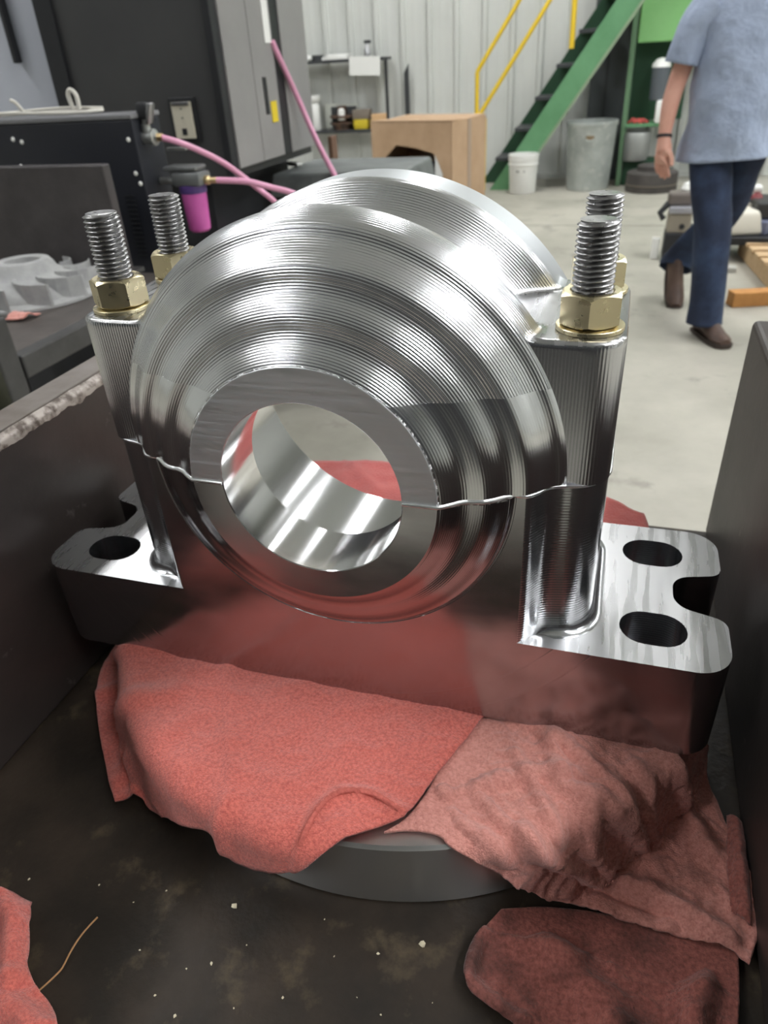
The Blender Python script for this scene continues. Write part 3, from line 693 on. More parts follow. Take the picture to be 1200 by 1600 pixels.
MB().lathe([(0, .0), (.011, 0), (.011, .015), (.019, .018), (.019, .028), (.016, .03), (.016, .052), (.02, .054), (.02, .064), (.012, .066), (.012, .072), (0, .072)], (-.01, 0, 0), 20, axis='X').build('valve_body', m_zamak, rg, smooth=35, recalc=True)
MB().lathe([(0, .0), (.009, 0), (.012, .006), (.009, .02), (.009, .028), (0, .028)], (.048, 0, .0), 12, axis='X').build('hose_barb', m_brass, rg, smooth=35, recalc=True)
MB().lathe([(.012, .0), (.012, .02), (.008, .024), (.008, .035), (0, .035)], (.032, 0, .01), 16).build('stem', m_zamak, rg, smooth=35, recalc=True)
MB().box((.034, 0, .062), (.03, .03, .04), bev=.008).build('handle', m_black, rg, smooth=40)
MB().box((.052, 0, .055), (.012, .026, .05), rot=Matrix.Rotation(.3, 3, 'Y'), bev=.004).build('lever', m_steel, rg, smooth=40)
fi = thing('air_filter', (-.955, 1.38, .915), 'inline air filter with magenta bowl and grey head', 'filter')
m_mag = mat('magenta_bowl', srgb(204, 100, 172), .25, c2=srgb(190, 84, 158), scale=8); m_purple = mat('violet_band', srgb(84, 62, 120), .35); m_fhead = mat('filter_head', srgb(120, 122, 122), .35, .3)
MB().lathe([(0, 0), (.024, 0), (.030, .006), (.031, .02), (.0345, .092), (.0345, .1), (0, .1)], n=28).build('bowl', m_mag, fi, smooth=40, recalc=True)
MB().lathe([(.0, .1), (.036, .1), (.037, .104), (.037, .118), (.034, .12), (0, .12)], n=28).build('collar', m_purple, fi, smooth=40, recalc=True)
MB().box((0, 0, .136), (.088, .07, .036), bev=.010).build('head', m_fhead, fi, smooth=40)
MB().box((-.015, 0, .162), (.1, .06, .012), bev=.004).build('cap', m_fhead, fi, smooth=40)
MB().lathe([(0, -.135), (.012, -.135), (.012, -.12), (.009, -.118), (.009, -.044), (0, -.044)], (0, 0, .13), 16, axis='X').build('inlet_pipe', m_zamak, fi, smooth=40, recalc=True)
MB().lathe([(0, .044), (.012, .044), (.012, .054), (.008, .058), (.008, .078), (0, .078)], (0, 0, .13), 12, axis='X').build('outlet_fitting', m_brass, fi, smooth=40, recalc=True)
MB().box((-.045, .03, .205), (.06, .012, .008), bev=.002).build('bracket', m_zamak, fi)
m_hose = mat('pink_hose', srgb(228, 162, 192), .4)
def hose(pts, label, r=.008): return tag(MB().tube(catmull(pts, 10), r, 12).build('air_hose', m_hose, None, smooth=60), label, 'hose', 'pink air hoses')
hose([(-1.004, 1.345, 1.155), (-.9656, 1.365, 1.140), (-.935, 1.41, 1.115), (-.894, 1.47, 1.073), (-.8398, 1.53, 1.0048), (-.80, 1.58, .945), (-.84, 1.70, .87), (-1.0, 1.90, .81), (-1.28, 2.14, .77)], 'pink hose curving down from the cast air valve')
hose([(-.880, 1.38, 1.045), (-.806, 1.41, 1.036), (-.7557, 1.44, 1.0178), (-.690, 1.48, .990), (-.67, 1.57, .935), (-.76, 1.76, .86), (-1.0, 2.02, .80), (-1.28, 2.24, .75)], 'pink hose leaving the magenta filter to the right')
hose([(-1.142, 2.42, 1.37), (-1.135, 2.45, 1.32), (-1.122, 2.55, 1.19), (-1.075, 2.56, 1.065), (-1.0098, 2.5, .9824), (-.9441, 2.45, .8987), (-.93, 2.445, .86), (-.94, 2.47, .80)], 'straight pink hose descending from the tall dark cabinet', .011)

# grey cover behind the housing
cv = thing('machine_cover', (-.95, 2.7, 0), 'low grey sheet metal cover in front of the wall shelves', 'cover')
MB().box((0, 0, .87), (.60, .5, .09), bev=.012, taper=.94).build('cover_top', mat('dusty_grey', srgb(112, 116, 114), .5, c2=srgb(84, 88, 88), scale=8), cv)
MB().box((0, .0, .41), (.56, .44, .82), bev=.01).build('body', m_black, cv)
cl = MB().box((-.27, -.02, .925), (.10, .03, .016), rot=-.7, bev=.004).build('cable_clamp', m_zamak, cv)
bl = thing('steel_plate', (-1.245, 2.90, 0), 'rusty plate standing between dark cabinet and grey cover', 'plate')
MB().box((.08, .12, .50), (.02, .07, 1.0), bev=.003).build('plate_body', mat('rusty', srgb(110, 82, 64), .7), bl)

# steel bench with casting
m_bench = mat('bench_steel', srgb(74, 73, 72), .5, .2, c2=srgb(58, 57, 56), scale=9, c3=srgb(104, 92, 82), scale3=18, lo3=.66, hi3=.76, bump=.1, bscale=80)
tb = thing('welding_bench', (-.905, .565, 0), 'dark steel bench with box section legs left of the bin', 'bench')
MB().box((-.36, .30, .838), (.66, .62, .024), bev=.002).build('bench_top', mat('bench_top_steel', srgb(96, 90, 86), .45, .3, c2=srgb(74, 68, 64), scale=10), tb)
MB().box((-.022, .30, .826), (.044, .60, .046), bev=.004).build('rail', m_bench, tb)
MB().box((-.36, .60, .806), (.66, .05, .046), bev=.004).build('rail', m_bench, tb)
MB().box((-.36, -.01, .800), (.60, .044, .046), bev=.004).build('rail', m_bench, tb)
for (x, y, h) in ((-.026, -.030, .93), (-.026, .60, .82), (-.67, .60, .82), (-.67, -.005, .82)): MB().box((x, y, h/2), (.05, .05, h), bev=.004).build('leg', m_bench, tb)
pl = thing('angle_plate', (-1.24, 1.13, .851), 'dark upright steel plate standing at the back of the bench', 'plate')
MB().box((0, 0, .134), (.42, .03, .268), bev=.004).build('upright', mat('plate_steel', srgb(86, 82, 82), .45, .3, c2=srgb(70, 66, 67), scale=9, bump=.1, bscale=90), pl)
MB().box((0, .03, .006), (.42, .06, .012), bev=.002).build('foot', m_bench, pl)
im = thing('impeller_casting', (-1.195, .945, .851), 'rough grey cast impeller with curved vanes lying on the bench', 'impeller')
m_cast = mat('grey_casting', srgb(176, 176, 174), .75, c2=srgb(150, 150, 150), scale=14, bump=.3, bscale=160)
MB().lathe([(.036, .0), (.042, .082), (.048, .086), (.062, .084), (.070, .074), (.076, .062), (.092, .052), (.118, .044), (.136, .022), (.140, .012), (.165, .006), (.165, 0), (.036, 0)], n=56).build('hub_disc', m_cast, im, smooth=35, recalc=True)
for k in range(11):
    a0 = 2*PI*k/11; vs = []
    for j in range(6):
        t = j/5; r = .088+.078*t; a = a0+.55*t*t
        hgt = .060-.006*t
        for (dn, z) in ((-.003, .004), (-.003, hgt), (.003, hgt), (.003, .004)):
            aa = a+dn/r; vs.append((r*math.cos(aa), r*math.sin(aa), z))
    fs = [(j*4+i, j*4+(i+1) % 4, (j+1)*4+(i+1) % 4, (j+1)*4+i) for j in range(5) for i in range(4)]+[(0, 3, 2, 1), (20, 21, 22, 23)]
    MB().add(vs, fs).build('vane', m_cast, im, recalc=True)
rag('bench_rag', [(-1.115, .79), (-1.05, .80)], [(-1.105, .745), (-1.06, .752)], [(-1.115, .79), (-1.105, .745)], [(-1.05, .80), (-1.06, .752)], lambda u, v: Vector((u, v, .013)), m_rag2, [([(-1.10, .775), (-1.06, .77)], .008, .012)], 'small pinkish rag on the bench in front of the impeller', nu=20, nv=14, amp=.004, freq=40)
gl = tag(MB().lathe([(0, -.075), (.025, -.072), (.042, -.05), (.048, -.015), (.044, .02), (.030, .045), (0, .055)], (0, 0, 0), 24, axis='Z').build('glove', mat('pale_yellow', srgb(206, 210, 150), .6), None, smooth=60, recalc=True, loc=(-.985, .470, .80)), 'pale yellow bundle hanging beside the bench leg at the left edge', 'bundle')
# ================================================================== far wall: shelves, stairs, bins, green press
m_shelf = mat('dark_shelf', srgb(52, 54, 56), .5)
sh = thing('wall_shelf', (-3.07, 8.54, 0), 'black two tier wall shelf holding small parts', 'shelf')
for z in (1.275, .575): MB().box((0, 0, z), (1.06, .28, .03), bev=.004).build('shelf_board', m_shelf, sh)
for x in (-.50, .50): MB().box((x, .0, .93), (.026, .05, .68), bev=.003).build('side_bracket', m_shelf, sh)
def small(name, mb, m, loc, label, cat): return tag(mb.build(name, m, None, smooth=40, loc=loc, recalc=True), label, cat)
small('hanging_card', MB().box((0, 0, 0), (.36, .006, .18), rot=Matrix.Rotation(.04, 3, 'Y')), m_paper, (-2.77, 8.39, 1.215), 'white card hanging over the front of the upper wall shelf', 'card')
small('paper_stack', MB().box((0, 0, .015), (.30, .22, .03), bev=.004).box((.02, .01, .042), (.26, .20, .022), rot=.1, bev=.003), m_paper, (-3.13, 8.52, 1.29), 'stack of papers on the upper wall shelf', 'papers')
small('crumpled_bag', MB().lathe([(0, 0), (.06, .0), (.075, .02), (.06, .05), (.03, .06), (0, .062)], n=12), m_white, (-3.5, 8.50, 1.29), 'crumpled white bag at the left end of the upper shelf', 'bag')
small('dark_tin', MB().lathe([(0, 0), (.065, 0), (.065, .05), (.06, .055), (0, .055)], n=20), m_shelf, (-3.37, 8.52, 1.29), 'small dark tin on the upper wall shelf', 'tin')
sf = thing('spray_gun', (-2.78, 8.54, 1.29), 'small silver tool standing on the upper wall shelf', 'tool')
MB().lathe([(0, 0), (.035, 0), (.035, .08), (.02, .1), (.02, .13), (.012, .15), (0, .15)], n=16).build('cup', m_steel, sf, smooth=40, recalc=True)
MB().box((.01, 0, .15), (.075, .04, .03), bev=.006).build('head', m_shelf, sf)
bo = thing('white_bottle', (-3.47, 8.53, .59), 'tall white bottle at the left of the lower wall shelf', 'bottle')
MB().lathe([(0, 0), (.055, 0), (.06, .01), (.06, .25), (.05, .275), (.035, .29), (0, .29)], n=20).build('bottle_body', m_white, bo, smooth=40, recalc=True)
MB().lathe([(0, .29), (.06, .29), (.08, .32), (.08, .36), (0, .36)], n=20).build('cap', m_white, bo, smooth=40, recalc=True)
mo = thing('motor_part', (-3.12, 8.51, .592), 'dark motor part with coppery plates on the lower shelf', 'machine part')
MB().lathe([(0, 0), (.10, 0), (.10, .05), (.15, .055), (.15, .075), (.06, .08), (.06, .12), (.15, .125), (.15, .145), (.06, .15), (.05, .24), (0, .24)], n=20).build('part_body', mat('coppery', srgb(122, 92, 74), .5, .4, c2=srgb(60, 54, 50), scale=14), mo, smooth=40, recalc=True)
MB().box((0, .06, .12), (.30, .06, .22), bev=.006).build('back_block', m_shelf, mo)
MB().lathe([(0, .0), (.04, 0), (.04, .1), (.02, .12), (0, .12)], (.02, -.08, .1), 14).build('white_knob', m_white, mo, smooth=40, recalc=True)
small('yellow_box', MB().box((0, 0, .05), (.17, .15, .10), bev=.006), mat('yellow_box', srgb(198, 176, 40), .6), (-2.875, 8.51, .59), 'yellow box on the lower wall shelf', 'box')
small('brown_box', MB().box((0, 0, .05), (.2, .14, .10), bev=.006), mat('brown_box', srgb(122, 112, 100), .7), (-2.875, 8.515, .69), 'grey-brown box stacked on the yellow box', 'box')
small('cardboard_carton', MB().box((0, 0, .075), (.17, .15, .15), rot=.2, bev=.006), mat('tan_carton', srgb(196, 160, 118), .8), (-2.66, 8.49, .59), 'small tan carton at the right end of the lower shelf', 'carton')
small('cardboard_sheet', MB().box((0, 0, .0), (.42, .008, .26)), mat('grey_card', srgb(196, 198, 188), .8), (-3.18, 8.665, .722), 'pale card leaning on the wall behind the lower shelf parts', 'card')
small('black_fin', MB().add([(-.05, 0, 0), (0, 0, 0), (0, 0, 1.15), (-.055, 0, 1.06), (-.05, .02, 0), (0, .02, 0), (0, .02, 1.15), (-.055, .02, 1.06)], [(0, 1, 2, 3), (4, 7, 6, 5), (0, 4, 5, 1), (1, 5, 6, 2), (2, 6, 7, 3), (3, 7, 4, 0)]), m_shelf, (-2.33, 8.62, .06), 'black pointed metal strip leaning on the ribbed wall', 'strip')

# cardboard gaylord box
m_card = mat('cardboard', srgb(188, 158, 128), .8, c2=srgb(172, 142, 112), scale=3); m_cardin = mat('cardboard_inner', srgb(122, 96, 78), .85)
bx_ = thing('cardboard_box', (-1.70, 6.325, 0), 'big open cardboard box torn open in front, beside the stairs', 'box', rz=-.305)
W2, D2, HB = .83, .62, .80
MB().box((0, D2, HB/2), (W2, .012, HB)).build('back_wall', m_card, bx_)
MB().box((-W2/2, D2/2, HB/2), (.012, D2, HB)).build('side_wall', m_card, bx_)
MB().box((W2/2, D2/2, HB/2), (.012, D2, HB)).build('side_wall', m_card, bx_)
hole = [(-.30, .02), (.30, .0), (.33, .25), (.29, .40), (.24, .56), (.05, .60), (-.15, .62), (-.27, .52), (-.33, .30)]
outer = [(-W2/2, 0.), (W2/2, 0), (W2/2, HB), (-W2/2, HB)]
poly = [[Vector((x, z, 0)) for x, z in outer], [Vector((x, z, 0)) for x, z in hole]]
MB().add([(x, -.005, z) for x, z in outer+hole]+[(x, .005, z) for x, z in outer+hole], list(tessellate_polygon(poly))+[tuple(i+13 for i in t) for t in tessellate_polygon(poly)]).build('torn_front_wall', m_card, bx_)
MB().box((0, D2/2, .006), (W2, D2, .012)).build('bottom', m_cardin, bx_)
MB().box((0, .16, HB+.004), (W2, .33, .008), rot=Matrix.Rotation(-.03, 3, 'X')).build('flap', m_card, bx_)
MB().box((0, .46, HB+.006), (W2, .31, .008), rot=Matrix.Rotation(.03, 3, 'X')).build('flap', m_card, bx_)
MB().box((W2/2+.008, D2/2, HB/2), (.002, .06, HB)).build('tape', mat('tape', srgb(170, 150, 132), .4), bx_)
MB().add([(.26, -.01, .55), (.34, -.02, .40), (.36, -.03, .22), (.30, -.05, .10), (.27, -.03, .3)], [(0, 1, 4), (1, 2, 4), (2, 3, 4)]).build('plastic_wrap', mat('plastic_film', srgb(214, 214, 212), .25), bx_)
MB().box((-.02, .3, .22), (.62, .45, .42), bev=.02).build('liner', mat('dark_fill', srgb(40, 36, 36), .8), bx_)  # dark block fills the box so the torn opening reads dark

# green stairs
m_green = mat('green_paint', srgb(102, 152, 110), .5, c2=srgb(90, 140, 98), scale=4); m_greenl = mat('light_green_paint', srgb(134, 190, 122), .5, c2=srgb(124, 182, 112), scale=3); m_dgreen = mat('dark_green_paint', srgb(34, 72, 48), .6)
m_yellow = mat('yellow_paint', srgb(226, 192, 46), .45); m_tread = mat('tread_plate', srgb(62, 64, 66), .5, .3)
st_ = thing('stairs', (-1.26, 7.93, 0), 'steep green steel stairs with yellow handrail against the ribbed wall', 'stairs')
sl = 1.42; ang = math.atan(sl)                 # rise per run
def stringer(y, dx=0., top=3.0):
    run = top/sl; wd = .21/math.sin(ang)
    vs = [(dx, y, 0), (dx+wd, y, 0), (dx+wd+run, y, top), (dx+run, y, top)]; vs += [(x, y2+.05, z) for x, y2, z in vs]
    return MB().add(vs, [(0, 1, 2, 3), (4, 7, 6, 5), (0, 4, 5, 1), (1, 5, 6, 2), (2, 6, 7, 3), (3, 7, 4, 0)])
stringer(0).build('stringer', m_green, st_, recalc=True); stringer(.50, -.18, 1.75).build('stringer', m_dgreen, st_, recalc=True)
e_ = MB(); run = 3.0/sl; wd = .21/math.sin(ang)
e_.add([(wd-.02, -.012, 0), (wd+.012, -.012, 0), (wd+.012+run, -.012, 3.0), (wd-.02+run, -.012, 3.0), (wd-.02, 0, 0), (wd+.012, 0, 0), (wd+.012+run, 0, 3.0), (wd-.02+run, 0, 3.0)], [(0, 1, 2, 3), (4, 7, 6, 5), (0, 4, 5, 1), (1, 5, 6, 2), (2, 6, 7, 3), (3, 7, 4, 0)]).build('flange_edge', mat('worn_green', srgb(138, 156, 128), .5), st_, recalc=True)
for k in range(1, 7):
    z = k*.275; x = z/sl
    MB().box((x-.02, .275, z+.02), (.26, .44, .035), bev=.004).build('tread', m_tread, st_)
for z0, nm in ((.95, 'handrail'), (.52, 'mid_rail')):
    p0 = Vector((-.16, .02, z0+.16)); run2 = 2.6/sl
    MB().tube([p0, p0+Vector((run2*.72, 0, 2.6*.72))], .021, 10).build(nm, m_yellow, st_, smooth=60)
MB().tube([(-.16, .02, 0), (-.16, .02, 1.11)], .021, 10).build('rail_post', m_yellow, st_, smooth=60)
for k in (1.28,):
    MB().tube([(k/sl-.14, .02, k-.02), (k/sl-.14, .02, k+1.15)], .026, 10).build('rail_post', m_yellow, st_, smooth=60)
MB().tube([(-.07, .02, 0), (-.07, .02, .69)], .018, 8).build('rail_post', m_yellow, st_, smooth=60)

# galvanised can
m_galv = mat('galvanised', srgb(184, 190, 186), .45, .25, c2=srgb(158, 164, 160), scale=5, c3=srgb(196, 200, 194), scale3=16, lo3=.55, hi3=.7)
gc = thing('trash_can', (-.235, 7.98, 0), 'tall galvanised steel trash can beneath the stairs', 'trash can')
MB().lathe([(0, .0), (.205, 0), (.21, .01), (.215, .03), (.245, .60), (.252, .62), (.252, .635), (.243, .635), (.238, .61), (.205, .03), (0, .03)], n=48).build('can_body', m_galv, gc, smooth=30, recalc=True)
MB().lathe([(.247, .585), (.254, .60), (.254, .625), (.247, .63)], n=48).build('rim_band', m_galv, gc, smooth=30)
MB().tube([(-.03, -.245, .49), (-.03, -.262, .475), (.03, -.262, .475), (.03, -.245, .49)], .006, 8).build('handle', m_galv, gc)
MB().box((0, -.243, .50), (.08, .004, .035)).build('handle_plate', mat('rust_stain', srgb(128, 110, 84), .6), gc)
bk = thing('bucket', (-.885, 7.765, 0), 'white plastic pail on the floor beside the stair foot', 'bucket')
MB().lathe([(0, 0), (.132, 0), (.136, .006), (.150, .34), (.156, .342), (.156, .37), (.146, .37), (.130, .02), (0, .02)], n=36).build('pail', m_white, bk, smooth=35, recalc=True)
for z in (.27, .315): MB().lathe([(.146, z), (.157, z+.003), (.157, z+.012), (.147, z+.015)], n=36).build('rib', m_white, bk, smooth=35)
MB().box((-.01, -.141, .22), (.09, .004, .02)).build('printed_label', mat('label_grey', srgb(150, 150, 146), .6), bk)
dc = thing('dark_cabinet', (-.12, 8.55, 0), 'dark grey steel cabinet behind the trash can', 'cabinet')
MB().box((0, .05, 1.3), (.42, .15, 2.6), bev=.01).build('body', mat('cabinet_grey', srgb(74, 78, 80), .5), dc)  # the cabinet's own dark grey paint
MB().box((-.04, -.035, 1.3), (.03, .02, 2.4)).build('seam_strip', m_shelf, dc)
dr = thing('hub_stack', (.40, 7.84, 0), 'low round dark brake drum standing on the floor by the green press', 'drum')
m_drum = mat('drum_grey', srgb(78, 74, 70), .7, c2=srgb(62, 58, 56), scale=8)
MB().lathe([(0, 0), (.245, 0), (.25, .01), (.25, .05), (.235, .055), (.235, .07), (.25, .075), (.245, .17), (.23, .18), (.15, .19), (.15, .23), (.13, .24), (.05, .24), (0, .24)], n=44).build('drum_body', m_drum, dr, smooth=35, recalc=True)
MB().lathe([(.246, .058), (.252, .06), (.252, .068), (.246, .07)], n=44).build('band', mat('pale_band', srgb(120, 112, 100), .6), dr)

# green press with shelf
gp = thing('green_press', (.06, 8.2, 0), 'green painted press frame with a shelf, right of the stairs', 'machine')
MB().box((.01, .0, 1.5), (.05, .16, 3.0), bev=.005).build('column', mat('worn_green_column', srgb(96, 128, 96), .5), gp)
MB().box((.30, .10, 2.1), (.50, .35, 1.66), bev=.01).build('head', m_greenl, gp)
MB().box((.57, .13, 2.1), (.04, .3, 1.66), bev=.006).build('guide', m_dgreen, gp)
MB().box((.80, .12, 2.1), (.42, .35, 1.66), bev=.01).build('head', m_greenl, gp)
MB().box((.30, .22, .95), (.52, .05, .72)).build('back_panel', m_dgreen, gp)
MB().box((.24, .06, .565), (.42, .34, .03), bev=.004).build('shelf_board', m_green, gp)
MB().box((.44, -.08, .40), (.03, .03, .34)).build('shelf_leg', mat('pale_leg', srgb(176, 180, 170), .5), gp)
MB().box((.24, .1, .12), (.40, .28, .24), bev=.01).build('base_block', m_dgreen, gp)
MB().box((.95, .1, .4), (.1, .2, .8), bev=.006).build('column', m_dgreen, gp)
rag('shop_rag', [(.10, 8.22), (.31, 8.22)], [(.10, 8.12), (.30, 8.11)], [(.10, 8.22), (.10, 8.12)], [(.31, 8.22), (.30, 8.11)], lambda u, v: Vector((u, v, .582-H)), mat('red_rag_pile', srgb(188, 78, 70), .9, c2=srgb(140, 60, 54), scale=20), [([(.14, 8.16), (.26, 8.17)], .03, .03)], 'red rag heap on the green press shelf', nu=24, nv=14, amp=.018, freq=24)
small('white_jug', MB().box((0, 0, .10), (.10, .10, .20), bev=.02), m_white, (.405, 8.12, .582), 'white jug on the right of the green press shelf', 'jug')
fd = thing('face_shield', (.36, 8.18, .78), 'clear grey visor with white crown hanging on the green press', 'visor')
MB().lathe([(0, .36), (.05, .35), (.085, .31), (.09, .28), (0, .28)], n=20).build('crown', m_white, fd, smooth=50, recalc=True)
MB().lathe([(.088, .28), (.082, .02), (.075, .0)], n=20, a0=PI, a1=2*PI).build('visor_lens', mat('smoky_visor', srgb(92, 98, 104), .2), fd, smooth=50)
gd = tag(MB().lathe([(0, 0), (.12, 0), (.13, .02), (.13, .24), (.12, .26), (.04, .26), (0, .265)], n=28).build('gas_cylinder', mat('grey_tank', srgb(150, 152, 148), .4, .3), None, smooth=40, recalc=True, loc=(.21, 8.16, .242)), 'grey metal tank under the green press shelf', 'tank')
# ================================================================== machine parts and pallet, right
m_wood = mat('pallet_wood', srgb(200, 172, 134), .8, c2=srgb(182, 152, 114), scale=6, stretch=(1, 6, 6), c3=srgb(156, 126, 94), scale3=20)
pa = thing('wooden_pallet', (1.42, 4.74, 0), 'pale wooden pallet at the right edge behind the man', 'pallet', rz=.10)
for k in range(6):
    MB().box((0, -.40+k*.16, .118), (.86, .10, .022), bev=.003).build('deck_board', m_wood, pa)
for x in (-.39, 0, .39): MB().box((x, 0, .055), (.045, .92, .105), bev=.003).build('stringer', m_wood, pa)
bw = tag(MB().box((0, 0, .04), (.24, .09, .08), rot=.3, bev=.004).build('wood_block', mat('amber_wood', srgb(190, 136, 76), .8, c2=srgb(168, 116, 62), scale=8), None, loc=(.92, 3.97, 0)), 'amber wood block on the floor in front of the pallet', 'wood block')
lp = tag(MB().box((0, 0, .0), (.34, .08, .03), rot=-.06, bev=.004).build('grey_plank', mat('grey_plank', srgb(168, 166, 158), .7), None, loc=(.74, 4.70, .016)), 'grey flat bar lying on the floor between man and pallet', 'bar')
# white compressor-like casting on black frame
mc = thing('machine_assembly', (.93, 5.15, 0), 'white casting on a black wheeled frame behind the man', 'machine part')
MB().box((0, 0, .135), (.62, .46, .05), bev=.006).build('frame', m_black, mc)
for x in (-.22, .22):
    for y in (-.18, .18):
        MB().lathe([(0, -.02), (.045, -.02), (.05, -.01), (.05, .01), (.045, .02), (0, .02)], (x, y, .05), 18, axis='X').build('wheel', m_black, mc, smooth=40, recalc=True)
        MB().box((x, y, .10), (.05, .03, .06)).build('fork', m_steel, mc)
MB().box((-.03, -.05, .235), (.30, .28, .15), rot=.25, bev=.03, seg=3, taper=.8).build('casting', mat('cream_casting', srgb(206, 202, 188), .5), mc, smooth=40)
MB().box((.16, .02, .20), (.16, .3, .09), rot=-.5, bev=.01).build('slide', mat('blue_grey', srgb(120, 126, 150), .4, .4), mc)
MB().box((.24, .1, .30), (.34, .34, .10), rot=.1, bev=.012).build('gearbox', mat('dark_casting', srgb(58, 58, 58), .5, .4), mc)
MB().box((.05, .12, .30), (.5, .1, .03), rot=.05).build('bar', mat('pale_bar', srgb(190, 186, 174), .5), mc)
MB().lathe([(0, 0), (.05, 0), (.05, .06), (.03, .08), (0, .08)], (.30, .05, .35), 18).build('pulley', m_steel, mc, smooth=40, recalc=True)
MB().lathe([(0, 0), (.03, 0), (.04, .02), (.02, .05), (0, .05)], (.10, .12, .33), 14).build('red_knob', mat('dull_red', srgb(120, 44, 48), .5), mc, smooth=40, recalc=True)
MB().box((.05, .16, .40), (.16, .06, .05), bev=.02, seg=3).build('guard', m_white, mc, smooth=40)
vs_ = thing('vise', (.54, 5.05, 0), 'grey machine vise on a black stand left of the man', 'vise')
MB().box((0, 0, .09), (.16, .22, .18), bev=.01).build('stand', m_black, vs_)
MB().box((0, 0, .24), (.15, .18, .13), bev=.012).build('vise_body', mat('tan_grey_casting', srgb(150, 142, 128), .5, .2), vs_)
MB().box((.01, -.01, .325), (.17, .20, .04), bev=.006).build('jaw', mat('bright_jaw', srgb(190, 190, 196), .3, .7), vs_)
MB().box((-.01, .02, .385), (.16, .14, .08), bev=.02).build('top_casting', mat('brown_grey_casting', srgb(104, 96, 90), .6), vs_)
MB().lathe([(0, -.012), (.016, -.012), (.018, 0), (0, 0)], (.02, -.09, .22), 14, axis='Y').build('screw_hole', m_black, vs_, smooth=40, recalc=True)
MB().lathe([(0, 0), (.04, 0), (.045, .015), (.03, .05), (0, .06)], (.03, .03, .425), 16).build('white_cap', m_white, vs_, smooth=40, recalc=True)
MB().tube([(-.08, -.02, .36), (-.13, -.05, .30), (-.10, -.06, .26)], .02, 8).build('crank', m_black, vs_, smooth=50)
bl_ = tag(MB().box((0, 0, .07), (.05, .05, .14), bev=.006).build('white_post', m_white, None, loc=(.41, 5.0, 0)), 'short white post standing left of the vise stand', 'post')

# ================================================================== the walking man
def skin(name, joints, edges, root, material, parent, sub=2, smooth=True):
    bm = bmesh.new(); ly = bm.verts.layers.skin.verify(); vm = {}
    for k, (p, r) in joints.items():
        v = bm.verts.new(p); v[ly].radius = (r, r) if not isinstance(r, tuple) else r; v[ly].use_root = (k == root); vm[k] = v
    for a, b in edges: bm.edges.new((vm[a], vm[b]))
    me = bpy.data.meshes.new(name); bm.to_mesh(me); bm.free()
    o = link(name, me); md = o.modifiers.new('skin', 'SKIN'); md.use_smooth_shade = True
    sb = o.modifiers.new('sub', 'SUBSURF'); sb.levels = sub; sb.render_levels = sub
    dg = bpy.context.evaluated_depsgraph_get(); dg.update()
    m2 = bpy.data.meshes.new_from_object(o.evaluated_get(dg)); m2.name = name
    bpy.data.objects.remove(o); m2.materials.clear(); m2.materials.append(material)
    m2.polygons.foreach_set('use_smooth', [True]*len(m2.polygons))
    return link(name, m2, parent)
m_skin = mat('skin', srgb(226, 174, 154), .55, c2=srgb(216, 160, 140), scale=12)
m_shirt = mat('blue_grey_shirt', srgb(168, 180, 202), .9, c2=srgb(154, 166, 188), scale=5, bump=.6, bscale=11, bdist=.5)
m_jean = mat('denim', srgb(34, 43, 64), .9, c2=srgb(54, 70, 98), scale=5, lo=.45, hi=.75, bump=.25, bscale=22)
m_boot = mat('brown_boot', srgb(96, 74, 62), .6, c2=srgb(72, 54, 46), scale=10); m_hair = mat('brown_hair', srgb(60, 44, 34), .7, bump=.5, bscale=90)
pe = thing('person', (.62, 3.62, 0), 'walking man in blue-grey t-shirt, dark jeans and brown boots at right', 'person')
ch = lambda p: (p[0]-.62, p[1]-3.62, p[2])
# right arm hangs on the image left, left leg steps forward
J = {'pel': ((.0, .0, .95), (.13, .10)), 'wai': ((.0, .0, 1.08), (.135, .10)), 'che': ((.0, .01, 1.28), (.155, .11)), 'shc': ((.0, .02, 1.42), (.13, .085)), 'nk': ((.0, .0, 1.50), .055), 'nk2': ((0, -.015, 1.56), .055), 'hd': ((0, -.02, 1.645), (.072, .09)), 'hd2': ((0, -.015, 1.72), (.072, .088)), 'hd3': ((0, -.01, 1.775), (.045, .055)),
     'rs': ((-.185, .02, 1.40), .062), 'ra': ((-.235, .02, 1.28), .052), 're': ((-.275, .02, 1.12), .044), 'rf': ((-.292, -.01, 1.04), .045), 'rw': ((-.300, -.05, .895), .030), 'rp': ((-.300, -.065, .845), (.036, .036)), 'rk': ((-.297, -.072, .805), (.036, .034)),
     'ls': ((.185, .02, 1.40), .062), 'la': ((.245, .03, 1.28), .052), 'le': ((.285, .06, 1.12), .044), 'lw': ((.295, .02, .89), .030), 'lp': ((.290, .0, .84), (.036, .036)), 'lk': ((.287, -.01, .80), (.036, .034)),
     'rh': ((-.085, -.02, .86), .075), 'rkn': ((-.02, -.16, .49), .045), 'rc': ((-.005, -.19, .34), .042), 'ran': ((.01, -.235, .10), .034), 'rt': ((.064, -.312, .04), .024),
     'lh': ((.085, .03, .86), .075), 'lkn': ((.04, .15, .50), .038), 'lc': ((-.03, .285, .36), .030), 'lan': ((-.126, .41, .18), .022), 'lt': ((-.116, .33, .085), .02)}
